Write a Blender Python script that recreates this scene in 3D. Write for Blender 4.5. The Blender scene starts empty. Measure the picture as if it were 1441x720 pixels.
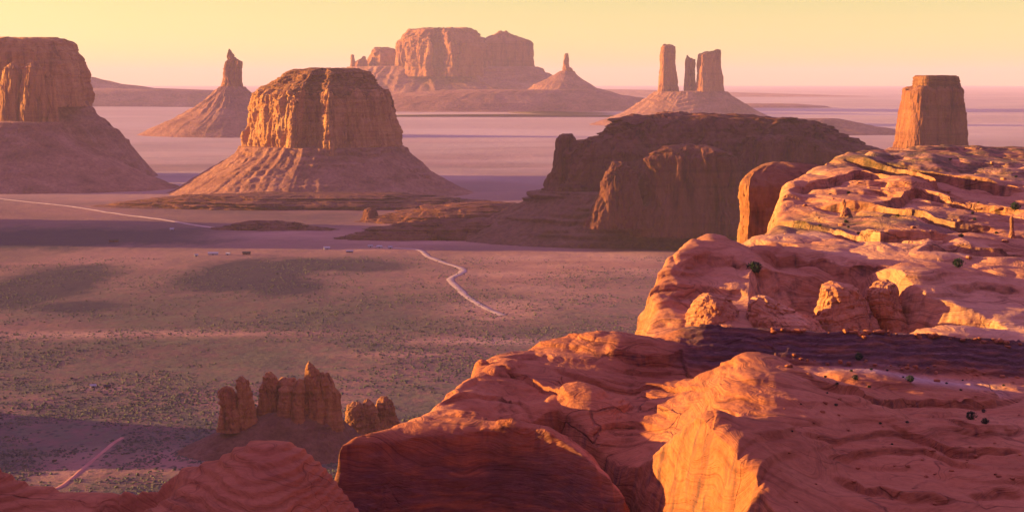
import bpy, math, random
import numpy as np
from mathutils import Vector

sc = bpy.context.scene
COL = sc.collection
R = math.radians
random.seed(4)

# ------------------------------------------------------------------ camera
HFOV = R(34.0)
F = 720.5 / math.tan(HFOV / 2)
PITCH = math.atan(242.0 / F)
cam = bpy.data.cameras.new('camera')
cam.sensor_fit = 'HORIZONTAL'
cam.angle = HFOV
cam.clip_start = 1.0
cam.clip_end = 200000.0
camo = bpy.data.objects.new('camera', cam)
COL.objects.link(camo)
camo.location = (0, 0, 0)
camo.rotation_euler = (math.pi / 2 - PITCH, 0, 0)
sc.camera = camo

# ------------------------------------------------------------------ light
SUN_EL = R(7.5)
SUN_AZ = R(-82.0)            # clockwise from +Y (the view direction): the sun stands to the left
w = bpy.data.worlds.new('World')
sc.world = w
w.use_nodes = True
nt = w.node_tree
nt.nodes.clear()
out = nt.nodes.new('ShaderNodeOutputWorld')
bg = nt.nodes.new('ShaderNodeBackground')
sky = nt.nodes.new('ShaderNodeTexSky')
sky.sky_type = 'NISHITA'
sky.sun_disc = False
sky.sun_elevation = SUN_EL
sky.sun_rotation = SUN_AZ
sky.altitude = 1600
sky.air_density = 1.0
sky.dust_density = 1.5
sky.ozone_density = 1.0
tcw = nt.nodes.new('ShaderNodeTexCoord')
sep = nt.nodes.new('ShaderNodeSeparateXYZ')
nt.links.new(tcw.outputs['Generated'], sep.inputs[0])
rampw = nt.nodes.new('ShaderNodeValToRGB')     # dusk tint by elevation
els = rampw.color_ramp.elements
els[0].position = 0.0
els[0].color = (0.64, 0.60, 0.44, 1)
els[1].position = 1.0
els[1].color = (2.7, 1.05, 1.85, 1)
e = els.new(0.05); e.color = (0.60, 0.49, 0.29, 1)
e = els.new(0.22); e.color = (0.40, 0.24, 0.36, 1)
nt.links.new(sep.outputs['Z'], rampw.inputs[0])
mulw = nt.nodes.new('ShaderNodeMix')
mulw.data_type = 'RGBA'
mulw.blend_type = 'MULTIPLY'
mulw.inputs[0].default_value = 1.0
nt.links.new(sky.outputs[0], mulw.inputs[6])
mrw = nt.nodes.new('ShaderNodeMapRange')       # the glow hangs over the far horizon; behind the viewpoint the sky is dusky violet
mrw.interpolation_type = 'SMOOTHSTEP'
mrw.inputs[1].default_value = 0.05
mrw.inputs[2].default_value = 0.80
nt.links.new(sep.outputs['Y'], mrw.inputs[0])
mixw = nt.nodes.new('ShaderNodeMix')
mixw.data_type = 'RGBA'
rampb = nt.nodes.new('ShaderNodeValToRGB')
rampb.color_ramp.elements[0].position = 0.05
rampb.color_ramp.elements[0].color = (0.06, 0.022, 0.11, 1)
rampb.color_ramp.elements[1].position = 0.85
rampb.color_ramp.elements[1].color = (2.7, 1.05, 1.85, 1)
e = rampb.color_ramp.elements.new(0.35); e.color = (0.11, 0.055, 0.15, 1)
nt.links.new(sep.outputs['Z'], rampb.inputs[0])
nt.links.new(rampb.outputs[0], mixw.inputs[6])
nt.links.new(mrw.outputs[0], mixw.inputs[0])
nt.links.new(rampw.outputs[0], mixw.inputs[7])
nt.links.new(mixw.outputs[2], mulw.inputs[7])
nt.links.new(mulw.outputs[2], bg.inputs[0])
bg.inputs[1].default_value = 0.13
nt.links.new(bg.outputs[0], out.inputs[0])

sun = bpy.data.lights.new('sun', 'SUN')
sun.energy = 5.0
sun.color = (1.0, 0.64, 0.17)
sun.angle = R(0.5)
suno = bpy.data.objects.new('sun', sun)
COL.objects.link(suno)
sd = Vector((math.sin(SUN_AZ) * math.cos(SUN_EL), math.cos(SUN_AZ) * math.cos(SUN_EL), math.sin(SUN_EL)))
suno.rotation_euler = sd.to_track_quat('Z', 'Y').to_euler()
suno.location = sd * 3000

sc.view_settings.view_transform = 'Standard'
sc.view_settings.look = 'None'
sc.view_settings.exposure = 1.65
sc.view_settings.gamma = 1.0
sc.cycles.volume_bounces = 2
sc.cycles.max_bounces = 6
sc.cycles.diffuse_bounces = 2
sc.cycles.use_denoising = True
HAZE_DENSITY = 2.1e-5
HAZE_COLOR = (0.84, 0.67, 0.96, 1)

# ------------------------------------------------------------------ helpers
def P(px, py, d):
    """point of the photograph's pixel (px, py) at ground distance d"""
    a = (px - 720.5) / F
    b = (360.0 - py) / F
    ry = math.cos(PITCH) + b * math.sin(PITCH)
    rz = -math.sin(PITCH) + b * math.cos(PITCH)
    return (a * d / ry, d, rz * d / ry)

def PZ(px, py, z):
    b = (360.0 - py) / F
    ry = math.cos(PITCH) + b * math.sin(PITCH)
    rz = -math.sin(PITCH) + b * math.cos(PITCH)
    return P(px, py, z * ry / rz)

def lin(v):
    return v

_rng = np.random.RandomState(11)
_perm = _rng.permutation(256)
_perm = np.concatenate([_perm, _perm, _perm]).astype(np.int32)
_g = _rng.normal(size=(256, 3)).astype(np.float32)
_g /= np.linalg.norm(_g, axis=1)[:, None]

def pn(x, y, z=0.0):
    """gradient noise, about -0.6..0.6"""
    x, y, z = np.broadcast_arrays(np.asarray(x, np.float32), np.asarray(y, np.float32), np.asarray(z, np.float32))
    xi = np.floor(x).astype(np.int32); yi = np.floor(y).astype(np.int32); zi = np.floor(z).astype(np.int32)
    xf = x - xi; yf = y - yi; zf = z - zi
    u = xf * xf * xf * (xf * (xf * 6 - 15) + 10)
    v = yf * yf * yf * (yf * (yf * 6 - 15) + 10)
    ww = zf * zf * zf * (zf * (zf * 6 - 15) + 10)
    xi &= 255; yi &= 255; zi &= 255
    res = 0
    for dx in (0, 1):
        px = _perm[xi + dx]
        wx = u if dx else 1 - u
        for dy in (0, 1):
            py = _perm[px + yi + dy]
            wy = v if dy else 1 - v
            for dz in (0, 1):
                g = _g[_perm[py + zi + dz]]
                wz = ww if dz else 1 - ww
                res = res + wx * wy * wz * (g[..., 0] * (xf - dx) + g[..., 1] * (yf - dy) + g[..., 2] * (zf - dz))
    return res

def fbm(x, y, z=0.0, o=4, gain=0.5):
    s = 0; a = 1.0; f = 1.0
    for k in range(o):
        s = s + a * pn(x * f + 7.3 * k, y * f + 3.1 * k, np.asarray(z) * f + 1.7 * k)
        a *= gain; f *= 2.03
    return s

def sstep(a, b, x):
    t = np.clip((x - a) / (b - a), 0, 1)
    return t * t * (3 - 2 * t)

def mesh_obj(name, verts, faces, mat, parent=None, smooth=True, attrs=None):
    """one mesh object out of numpy vertices and quad / triangle index arrays"""
    me = bpy.data.meshes.new(name)
    verts = np.asarray(verts, np.float32)
    me.vertices.add(len(verts))
    me.vertices.foreach_set('co', verts.ravel())
    fl = faces if isinstance(faces, list) else [faces]
    fl = [np.asarray(f, np.int32) for f in fl if len(f)]
    tot = sum(f.size for f in fl)
    me.loops.add(tot)
    me.loops.foreach_set('vertex_index', np.concatenate([f.ravel() for f in fl]))
    cnt = np.concatenate([np.full(len(f), f.shape[1], np.int32) for f in fl])
    st = np.concatenate([[0], np.cumsum(cnt)[:-1]]).astype(np.int32)
    me.polygons.add(len(cnt))
    me.polygons.foreach_set('loop_start', st)
    me.polygons.foreach_set('loop_total', cnt)
    me.polygons.foreach_set('use_smooth', np.full(len(cnt), smooth))
    if attrs:
        for k, a in attrs.items():
            at = me.attributes.new(k, 'FLOAT', 'POINT')
            at.data.foreach_set('value', np.asarray(a, np.float32).ravel())
    me.update(calc_edges=True)
    me.validate()
    me.materials.append(mat)
    o = bpy.data.objects.new(name, me)
    COL.objects.link(o)
    if parent is not None:
        o.parent = parent
        o.matrix_parent_inverse.identity()
        o.location = -Vector(parent.location)
    return o

def grid_faces(nr, nc, wrap=False):
    r = np.arange(nr - 1)[:, None]
    c = np.arange(nc if wrap else nc - 1)[None, :]
    c2 = (c + 1) % nc
    a = r * nc + c; b = r * nc + c2; cc = (r + 1) * nc + c2; d = (r + 1) * nc + c
    return np.stack([a, b, cc, d], -1).reshape(-1, 4)

def tag(o, label=None, cat=None, group=None, kind=None):
    if label: o['label'] = label
    if cat: o['category'] = cat
    if group: o['group'] = group
    if kind: o['kind'] = kind
    return o

def thing(name, loc, label, cat, group=None):
    o = bpy.data.objects.new(name, None)
    o.empty_display_size = 1
    COL.objects.link(o)
    o.location = loc
    return tag(o, label, cat, group)

# ------------------------------------------------------------------ materials
class NB:
    def __init__(s, name):
        s.m = bpy.data.materials.new(name)
        s.m.use_nodes = True
        s.t = s.m.node_tree
        s.t.nodes.clear()
        s.o = s.t.nodes.new('ShaderNodeOutputMaterial')
        s.b = s.t.nodes.new('ShaderNodeBsdfPrincipled')
        s.b.inputs['Roughness'].default_value = 0.92
        s.b.inputs['Specular IOR Level'].default_value = 0.15
        s.t.links.new(s.b.outputs[0], s.o.inputs[0])
        s.pos = s.t.nodes.new('ShaderNodeNewGeometry').outputs['Position']
    def link(s, a, b): s.t.links.new(a, b)
    def put(s, sock, v):
        if hasattr(v, 'is_linked'): s.link(v, sock)
        else: sock.default_value = v
    def map(s, scale, loc=(0, 0, 0), rot=(0, 0, 0), src=None):
        n = s.t.nodes.new('ShaderNodeMapping')
        s.link(src or s.pos, n.inputs[0])
        n.inputs[1].default_value = loc
        n.inputs[2].default_value = rot
        n.inputs[3].default_value = scale
        return n.outputs[0]
    def noise(s, vec, scale=1.0, detail=4, rough=0.55, dist=0.0, ntype='FBM'):
        n = s.t.nodes.new('ShaderNodeTexNoise')
        n.noise_type = ntype
        s.link(vec, n.inputs['Vector'])
        n.inputs['Scale'].default_value = scale
        n.inputs['Detail'].default_value = detail
        n.inputs['Roughness'].default_value = rough
        n.inputs['Distortion'].default_value = dist
        return n.outputs[0]
    def voro(s, vec, scale, feature='F1'):
        n = s.t.nodes.new('ShaderNodeTexVoronoi')
        n.feature = feature
        s.link(vec, n.inputs['Vector'])
        n.inputs['Scale'].default_value = scale
        return n.outputs[0]
    def math(s, op, a, b=None, c=None):
        n = s.t.nodes.new('ShaderNodeMath')
        n.operation = op
        s.put(n.inputs[0], a)
        if b is not None: s.put(n.inputs[1], b)
        if c is not None: s.put(n.inputs[2], c)
        return n.outputs[0]
    def ramp(s, fac, stops, interp='LINEAR'):
        n = s.t.nodes.new('ShaderNodeValToRGB')
        n.color_ramp.interpolation = interp
        el = n.color_ramp.elements
        while len(el) < len(stops): el.new(0.5)
        for e, (p, c) in zip(el, stops):
            e.position = p
            e.color = (c, c, c, 1) if isinstance(c, (int, float)) else (c[0], c[1], c[2], 1)
        s.link(fac, n.inputs[0])
        return n.outputs[0]
    def mix(s, fac, a, b, mode='MIX'):
        n = s.t.nodes.new('ShaderNodeMix')
        n.data_type = 'RGBA'
        n.blend_type = mode
        s.put(n.inputs[0], fac)
        for i, v in ((6, a), (7, b)):
            if isinstance(v, tuple): n.inputs[i].default_value = (v[0], v[1], v[2], 1)
            else: s.link(v, n.inputs[i])
        return n.outputs[2]
    def sep(s, v):
        n = s.t.nodes.new('ShaderNodeSeparateXYZ')
        s.link(v, n.inputs[0])
        return n.outputs
    def comb(s, x, y, z):
        n = s.t.nodes.new('ShaderNodeCombineXYZ')
        s.put(n.inputs[0], x); s.put(n.inputs[1], y); s.put(n.inputs[2], z)
        return n.outputs[0]
    def attr(s, name):
        n = s.t.nodes.new('ShaderNodeAttribute')
        n.attribute_name = name
        return n.outputs['Fac']
    def bump(s, h, strength, dist, prev=None):
        n = s.t.nodes.new('ShaderNodeBump')
        n.inputs['Strength'].default_value = strength
        n.inputs['Distance'].default_value = dist
        s.link(h, n.inputs['Height'])
        if prev is not None: s.link(prev, n.inputs['Normal'])
        return n.outputs[0]
    def done(s, col, nrm=None):
        s.put(s.b.inputs['Base Color'], col)
        if nrm is not None: s.link(nrm, s.b.inputs['Normal'])
        return s.m

def slickrock(name, scale=1.0, base=((0.36, 0.105, 0.045), (0.48, 0.155, 0.062), (0.58, 0.22, 0.10))):
    """cross-bedded red sandstone; masks: varnish, pale, scrub"""
    n = NB(name)
    big = n.noise(n.map((0.035 / scale,) * 3), 1.0, 4, 0.55, 0.6)
    col = n.ramp(big, [(0.30, base[0]), (0.5, base[1]), (0.72, base[2])])
    # bedding: gently tilted planes, warped
    warp = n.noise(n.map((0.03 / scale,) * 3, (3, 9, 1)), 1.0, 3, 0.5)
    xyz = n.sep(n.pos)
    tilt = n.math('MULTIPLY_ADD', xyz[0], 0.10, n.math('MULTIPLY_ADD', xyz[1], 0.03, xyz[2]))
    bed = n.math('MULTIPLY_ADD', warp, 26.0 * scale, tilt)
    bv = n.comb(n.math('MULTIPLY', xyz[0], 0.02 / scale), n.math('MULTIPLY', xyz[1], 0.02 / scale), n.math('MULTIPLY', bed, 1.5 / scale))
    beds = n.noise(bv, 1.0, 5, 0.65)
    col = n.mix(0.75, col, n.ramp(beds, [(0.28, (0.42, 0.36, 0.36)), (0.45, (0.95, 0.93, 0.92)), (0.62, (1.0, 1.0, 1.0)), (0.75, (0.70, 0.66, 0.64))]), 'MULTIPLY')
    bl = n.comb(n.math('MULTIPLY', xyz[0], 0.03 / scale), n.math('MULTIPLY', xyz[1], 0.03 / scale), n.math('MULTIPLY', bed, 5.5 / scale))
    lines = n.noise(bl, 1.0, 3, 0.6)
    lm = n.ramp(n.noise(n.map((0.06 / scale,) * 3, (7, 2, 5)), 1.0, 3, 0.5), [(0.40, 0.05), (0.60, 0.75)])
    col = n.mix(lm, col, n.ramp(lines, [(0.36, (0.38, 0.32, 0.32)), (0.44, (1, 1, 1)), (0.62, (1.06, 1.05, 1.04))]), 'MULTIPLY')
    fine = n.noise(n.map((1.1 / scale, 1.1 / scale, 1.6 / scale)), 1.0, 6, 0.6)
    col = n.mix(0.5, col, n.ramp(fine, [(0.3, (0.62, 0.58, 0.56)), (0.55, (1, 1, 1)), (0.8, (1.12, 1.1, 1.08))]), 'MULTIPLY')
    # desert varnish runs, dark ledges, and headland wall shade put into the colour
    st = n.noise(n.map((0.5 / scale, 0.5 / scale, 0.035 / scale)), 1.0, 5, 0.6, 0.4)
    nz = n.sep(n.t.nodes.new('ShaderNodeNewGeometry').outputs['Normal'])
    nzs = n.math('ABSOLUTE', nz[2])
    steep = n.math('MULTIPLY', n.math('SUBTRACT', 1.0, n.attr('varnish_shade')), n.ramp(nzs, [(0.25, 1.0), (0.6, 0.0)]))
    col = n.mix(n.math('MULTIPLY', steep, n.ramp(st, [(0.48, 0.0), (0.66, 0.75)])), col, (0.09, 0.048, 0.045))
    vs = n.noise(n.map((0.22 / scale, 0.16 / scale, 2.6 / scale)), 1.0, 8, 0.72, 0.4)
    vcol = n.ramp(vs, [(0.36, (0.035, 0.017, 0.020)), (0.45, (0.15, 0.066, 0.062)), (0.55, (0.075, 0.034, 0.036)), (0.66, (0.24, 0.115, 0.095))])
    vm = n.math('MULTIPLY', n.attr('varnish_shade'), n.ramp(n.noise(n.map((0.15 / scale, 0.15 / scale, 0.9 / scale)), 1.0, 5, 0.6), [(0.32, 0.45), (0.50, 1.0)]))
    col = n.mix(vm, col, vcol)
    pc = n.ramp(n.noise(n.map((0.7 / scale, 0.25 / scale, 0.6 / scale), rot=(0, 0, 0.9)), 1.0, 5, 0.6, 0.5), [(0.3, (0.38, 0.22, 0.17)), (0.6, (0.60, 0.37, 0.28))])
    col = n.mix(n.attr('pale'), col, pc)
    sm = n.math('MULTIPLY', n.attr('scrub'), n.ramp(n.noise(n.map((0.16 / scale,) * 3), 1.0, 6, 0.7), [(0.38, 0.0), (0.56, 0.85)]))
    sc_ = n.ramp(n.noise(n.map((0.5 / scale,) * 3), 1.0, 4, 0.7), [(0.35, (0.055, 0.042, 0.022)), (0.6, (0.16, 0.10, 0.045))])
    col = n.mix(sm, col, sc_)
    b1 = n.bump(n.noise(n.map((0.20 / scale, 0.20 / scale, 0.45 / scale)), 1.0, 7, 0.58), 0.5, 1.6 * scale)
    b2 = n.bump(beds, 0.7, 0.7 * scale, b1)
    b2 = n.bump(lines, 0.6, 0.28 * scale, b2)
    jv = n.t.nodes.new('ShaderNodeVectorMath')
    jv.operation = 'MULTIPLY_ADD'
    jn = n.t.nodes.new('ShaderNodeTexNoise')
    n.link(n.map((0.12 / scale,) * 3), jn.inputs['Vector'])
    jn.inputs['Scale'].default_value = 1.0; jn.inputs['Detail'].default_value = 4
    n.link(jn.outputs['Color'], jv.inputs[0])
    jv.inputs[1].default_value = (0.5, 0.5, 0.5)
    n.link(n.map((0.045 / scale, 0.10 / scale, 0.09 / scale), rot=(0, 0, 0.5)), jv.inputs[2])
    je = n.voro(jv.outputs[0], 1.0, 'DISTANCE_TO_EDGE')
    jmask = n.ramp(n.noise(n.map((0.04 / scale,) * 3, (2, 8, 4)), 1.0, 3, 0.5), [(0.52, 0.0), (0.64, 1.0)])
    joint = n.math('MULTIPLY', n.ramp(je, [(0.003, 1.0), (0.013, 0.0)]), jmask)
    col = n.mix(n.math('MULTIPLY', joint, 0.45), col, (0.07, 0.03, 0.025))
    b2 = n.bump(n.math('SUBTRACT', 1.0, joint), 0.8, 0.4 * scale, b2)
    b3 = n.bump(fine, 0.5, 0.25 * scale, b2)
    return n.done(col, b3)

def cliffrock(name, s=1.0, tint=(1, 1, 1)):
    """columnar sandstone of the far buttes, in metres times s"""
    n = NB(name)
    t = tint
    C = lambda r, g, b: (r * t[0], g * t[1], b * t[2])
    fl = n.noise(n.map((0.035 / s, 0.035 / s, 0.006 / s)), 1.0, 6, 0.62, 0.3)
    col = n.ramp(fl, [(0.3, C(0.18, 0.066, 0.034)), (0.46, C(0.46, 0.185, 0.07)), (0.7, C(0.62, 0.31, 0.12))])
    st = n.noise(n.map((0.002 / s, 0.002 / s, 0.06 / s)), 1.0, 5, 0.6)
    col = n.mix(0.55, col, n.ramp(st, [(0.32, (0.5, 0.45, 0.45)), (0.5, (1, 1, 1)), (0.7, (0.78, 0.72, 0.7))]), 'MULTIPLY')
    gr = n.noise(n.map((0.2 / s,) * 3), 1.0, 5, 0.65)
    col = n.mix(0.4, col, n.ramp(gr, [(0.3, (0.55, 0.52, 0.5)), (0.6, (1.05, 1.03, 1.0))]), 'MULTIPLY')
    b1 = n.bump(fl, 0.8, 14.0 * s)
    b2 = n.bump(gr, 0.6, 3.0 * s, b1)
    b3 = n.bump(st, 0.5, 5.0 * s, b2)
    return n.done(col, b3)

def talusrock(name, s=1.0, k=1.0):
    n = NB(name)
    a = n.noise(n.map((0.012 / s, 0.012 / s, 0.03 / s)), 1.0, 6, 0.62, 0.3)
    col = n.ramp(a, [(0.3, (0.23 * k, 0.085 * k, 0.055 * k)), (0.5, (0.36 * k, 0.145 * k, 0.095 * k)), (0.7, (0.46 * k, 0.21 * k, 0.14 * k))])
    g = n.noise(n.map((0.11 / s,) * 3), 1.0, 6, 0.7)
    col = n.mix(0.55, col, n.ramp(g, [(0.35, (0.5, 0.48, 0.46)), (0.55, (1, 1, 1)), (0.72, (1.3, 1.25, 1.2))]), 'MULTIPLY')
    b1 = n.bump(a, 0.5, 12 * s)
    b2 = n.bump(g, 1.0, 9.0 * s, b1)
    return n.done(col, b2)

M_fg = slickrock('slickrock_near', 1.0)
M_ur = slickrock('slickrock_far', 1.7, ((0.44, 0.15, 0.07), (0.60, 0.245, 0.115), (0.68, 0.34, 0.18)))
M_cliff = cliffrock('butte_sandstone')
M_cap = cliffrock('butte_caprock', 0.6, (0.55, 0.5, 0.52))
M_dark = cliffrock('dark_mesa_sandstone', 0.8, (0.34, 0.26, 0.46))  # tint cut far below the other cliffs to deepen the mesa's shade
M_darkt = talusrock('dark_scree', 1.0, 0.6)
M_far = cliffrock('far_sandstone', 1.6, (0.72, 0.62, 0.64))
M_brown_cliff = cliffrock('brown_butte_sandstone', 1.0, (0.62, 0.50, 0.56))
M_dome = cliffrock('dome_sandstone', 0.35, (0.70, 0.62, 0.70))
M_talus = talusrock('talus')
M_fart = talusrock('far_talus', 2.0)
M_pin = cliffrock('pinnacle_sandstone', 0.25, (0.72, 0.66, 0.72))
M_pint = talusrock('mound_earth', 0.3, 0.55)

# ------------------------------------------------------------------ valley floor
GD = np.array([0, 4200, 5200, 7000, 9000, 10500, 14000, 22000, 40000, 70000.])
GZ = np.array([-300, -300, -299, -290, -275, -256, -215, -185, -140, -90.])

def ground(x, y):
    d = np.hypot(x, y)
    z = np.interp(d, GD, GZ)
    z = z + sstep(2500, 6000, d) * 10 * fbm(x / 2600, y / 1500, 0.3, 3)
    z = z + sstep(7000, 15000, d) * 22 * np.abs(fbm(x / 7000, y / 3000, 5.3, 3))
    z = z + 3.0 * fbm(x / 260, y / 200, 2.2, 3) * (1 - sstep(4000, 9000, d))
    return z

def ground_z(x, y):
    return float(ground(np.array([x], float), np.array([y], float))[0])

def ground_mat():
    n = NB('valley_ground')
    p = n.pos
    wide = n.noise(n.map((0.0012, 0.0016, 0.0), (0.3, 2.2, 0)), 1.0, 6, 0.62, 0.5)
    col = n.ramp(wide, [(0.34, (0.135, 0.064, 0.060)), (0.5, (0.225, 0.10, 0.085)), (0.66, (0.34, 0.15, 0.118))])
    # scrub cover: olive and sage, denser near the rim rocks
    xyz = n.sep(p)
    near = n.ramp(n.math('DIVIDE', xyz[1], 4000.0), [(0.30, 1.0), (0.52, 0.75), (0.72, 0.3), (0.95, 0.0)])
    sc1 = n.noise(n.map((0.006, 0.0045, 0)), 1.0, 7, 0.68, 0.4)
    sc2 = n.noise(n.map((0.06, 0.035, 0)), 1.0, 6, 0.75)
    cov = n.math('MULTIPLY', near, n.ramp(n.math('MULTIPLY_ADD', sc2, 0.6, n.math('MULTIPLY', sc1, 0.6)), [(0.50, 0.0), (0.66, 0.9)]))
    col = n.mix(cov, col, n.ramp(sc2, [(0.4, (0.060, 0.058, 0.040)), (0.6, (0.115, 0.105, 0.065))]))
    # dark purple-brown flats, placed by a plan mask and broken up by noise
    dk = n.attr('dark_flat')
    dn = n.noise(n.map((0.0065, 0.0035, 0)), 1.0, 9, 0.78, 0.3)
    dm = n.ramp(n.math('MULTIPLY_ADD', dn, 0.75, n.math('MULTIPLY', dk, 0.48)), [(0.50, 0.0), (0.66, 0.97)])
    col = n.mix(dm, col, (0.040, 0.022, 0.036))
    # bare red and pale sand
    sand = n.attr('sand')
    sn = n.noise(n.map((0.003, 0.006, 0), (5, 1, 0)), 1.0, 6, 0.65)
    col = n.mix(n.math('MULTIPLY', sand, n.ramp(sn, [(0.3, 0.35), (0.6, 1.0)])), col, n.ramp(sn, [(0.35, (0.38, 0.16, 0.11)), (0.65, (0.50, 0.26, 0.18))]))
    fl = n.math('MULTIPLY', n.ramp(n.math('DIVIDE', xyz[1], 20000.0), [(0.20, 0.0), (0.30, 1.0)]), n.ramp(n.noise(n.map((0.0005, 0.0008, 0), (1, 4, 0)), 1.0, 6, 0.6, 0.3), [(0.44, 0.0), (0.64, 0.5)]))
    col = n.mix(n.ramp(n.math('DIVIDE', xyz[1], 20000.0), [(0.20, 0.0), (0.45, 0.7)]), col, (0.56, 0.39, 0.31))  # far plain paled with distance, standing in for valley mist
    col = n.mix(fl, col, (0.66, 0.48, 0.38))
    # speckle of single bushes and bare spots
    v = n.voro(n.map((0.11, 0.08, 0)), 1.0)
    col = n.mix(n.math('MULTIPLY', near, n.ramp(v, [(0.16, 0.75), (0.34, 0.0)])), col, (0.045, 0.042, 0.030))
    h = n.noise(n.map((0.02, 0.02, 0.0)), 1.0, 8, 0.7)
    b = n.bump(h, 0.8, 8.0)
    return n.done(col, b)

def build_ground():
    inner = np.linspace(-R(24), R(24), 420)
    outer = np.linspace(R(24), 2 * math.pi - R(24), 90)[1:-1]
    th = np.concatenate([inner, outer])
    rr = np.concatenate([[1.0, 300, 600], np.geomspace(900, 70000, 420)])
    T, RR = np.meshgrid(th, rr)
    x = RR * np.sin(T); y = RR * np.cos(T)
    z = ground(x, y)
    v = np.stack([x, y, z], -1).reshape(-1, 3)
    # masks laid out on the ground plan
    def blob(px, py, rx, ry):
        c = PZ(px, py, -300.0)
        ex = abs(PZ(px + rx, py, -300.0)[0] - c[0])
        ey = 0.5 * abs(PZ(px, py - ry, -300.0)[1] - PZ(px, py + ry, -300.0)[1])
        q = ((x - c[0]) / ex) ** 2 + ((y - c[1]) / ey) ** 2
        return np.exp(-q)
    dark_m = np.zeros_like(x)
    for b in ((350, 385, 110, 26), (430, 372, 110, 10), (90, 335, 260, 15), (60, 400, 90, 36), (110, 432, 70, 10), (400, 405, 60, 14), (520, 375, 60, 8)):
        dark_m = np.maximum(dark_m, blob(*b))
    sa = np.zeros_like(x)
    for b in ((760, 380, 140, 32), (860, 365, 110, 30), (700, 440, 70, 22), (560, 350, 90, 8), (430, 330, 120, 8), (250, 470, 260, 5),
              (620, 340, 200, 8), (150, 545, 40, 3), (230, 655, 90, 20), (110, 660, 60, 26), (680, 480, 120, 6), (560, 500, 90, 5)):
        sa = np.maximum(sa, blob(*b))
    o = mesh_obj('valley_floor', v, grid_faces(len(rr), len(th), True), ground_mat(), attrs={'dark_flat': dark_m, 'sand': sa})
    tag(o, kind='structure')
    return o
build_ground()

def road(name, pts, width, mat, lift=0.5):
    """a ribbon lying on the ground along pixel points"""
    c = np.array([PZ(a, b, -300.0)[:2] for a, b in pts])
    # Catmull-Rom
    q = []
    e = np.vstack([2 * c[0] - c[1], c, 2 * c[-1] - c[-2]])
    for i in range(1, len(e) - 2):
        for t in np.linspace(0, 1, 14, endpoint=False):
            a, b_, c_, d_ = e[i - 1], e[i], e[i + 1], e[i + 2]
            q.append(0.5 * (2 * b_ + (c_ - a) * t + (2 * a - 5 * b_ + 4 * c_ - d_) * t * t + (3 * b_ - a - 3 * c_ + d_) * t ** 3))
    q = np.array(q + [c[-1]])
    tg = np.gradient(q, axis=0)
    tg /= np.linalg.norm(tg, axis=1)[:, None]
    nn = np.stack([tg[:, 1], -tg[:, 0]], 1)
    wv = width * (1 + 0.35 * pn(np.arange(len(q)) * 0.17, 0.4, 0.2))
    offs = np.linspace(-1, 1, 5)
    pts3 = []
    for k, o_ in enumerate(offs):
        xy = q + nn * (wv * o_ / 2)[:, None]
        z = ground(xy[:, 0], xy[:, 1]) + (lift if abs(o_) < 0.9 else -0.6)
        pts3.append(np.column_stack([xy, z]))
    v = np.stack(pts3, 1).reshape(-1, 3)
    o = mesh_obj(name, v, grid_faces(len(q), len(offs)), mat)
    return tag(o, kind='structure')

def road_mat(name, c1, c2):
    n = NB(name)
    a = n.noise(n.map((0.05, 0.05, 0.05)), 1.0, 5, 0.6)
    return n.done(n.ramp(a, [(0.35, c1), (0.65, c2)]))
M_road = road_mat('pale_dirt', (0.40, 0.25, 0.19), (0.54, 0.36, 0.28))
M_track = road_mat('red_dirt', (0.40, 0.15, 0.105), (0.50, 0.21, 0.15))
road('dirt_road', [(520, 348), (560, 350), (590, 352), (603, 361), (622, 369), (648, 377), (650, 383), (636, 391), (634, 395), (648, 408), (660, 420), (686, 434), (708, 444)], 15, M_road)
road('desert_road', [(-20, 277), (40, 284), (110, 292), (180, 302), (240, 311), (300, 321)], 15, M_road, 1.0)
road('dirt_track', [(172, 617), (160, 624), (148, 634), (130, 648), (112, 662), (98, 674), (84, 684), (66, 690)], 5.0, M_track)

# ------------------------------------------------------------------ buttes: lofted walls with columns and cracks
ROUND = [(math.cos(a), math.sin(a)) for a in np.linspace(0, 2 * math.pi, 14, endpoint=False)]
BOX = [(-1, .7), (-.95, -.55), (-.7, -.9), (-.2, -1), (.25, -.85), (.6, -1), (.92, -.7), (1, .1), (.9, .8), (.3, 1), (-.6, .95)]

TURN = [(-1, .25), (-.8, -.5), (-.45, -.95), (.2, -.85), (.8, -.6), (1, -.15), (.95, .5), (.3, 1), (-.6, .85)]
TURN2 = [(-1, .4), (-.93, -.3), (-.78, -.85), (-.5, -1), (.2, -.7), (.8, -.35), (1, .05), (.9, .6), (.2, 1), (-.6, .9)]
def chaikin(p, it=1):
    for _ in range(it):
        q = np.roll(p, -1, 0)
        p = np.stack([p * .75 + q * .25, p * .25 + q * .75], 1).reshape(-1, 2)
    return p

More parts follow.
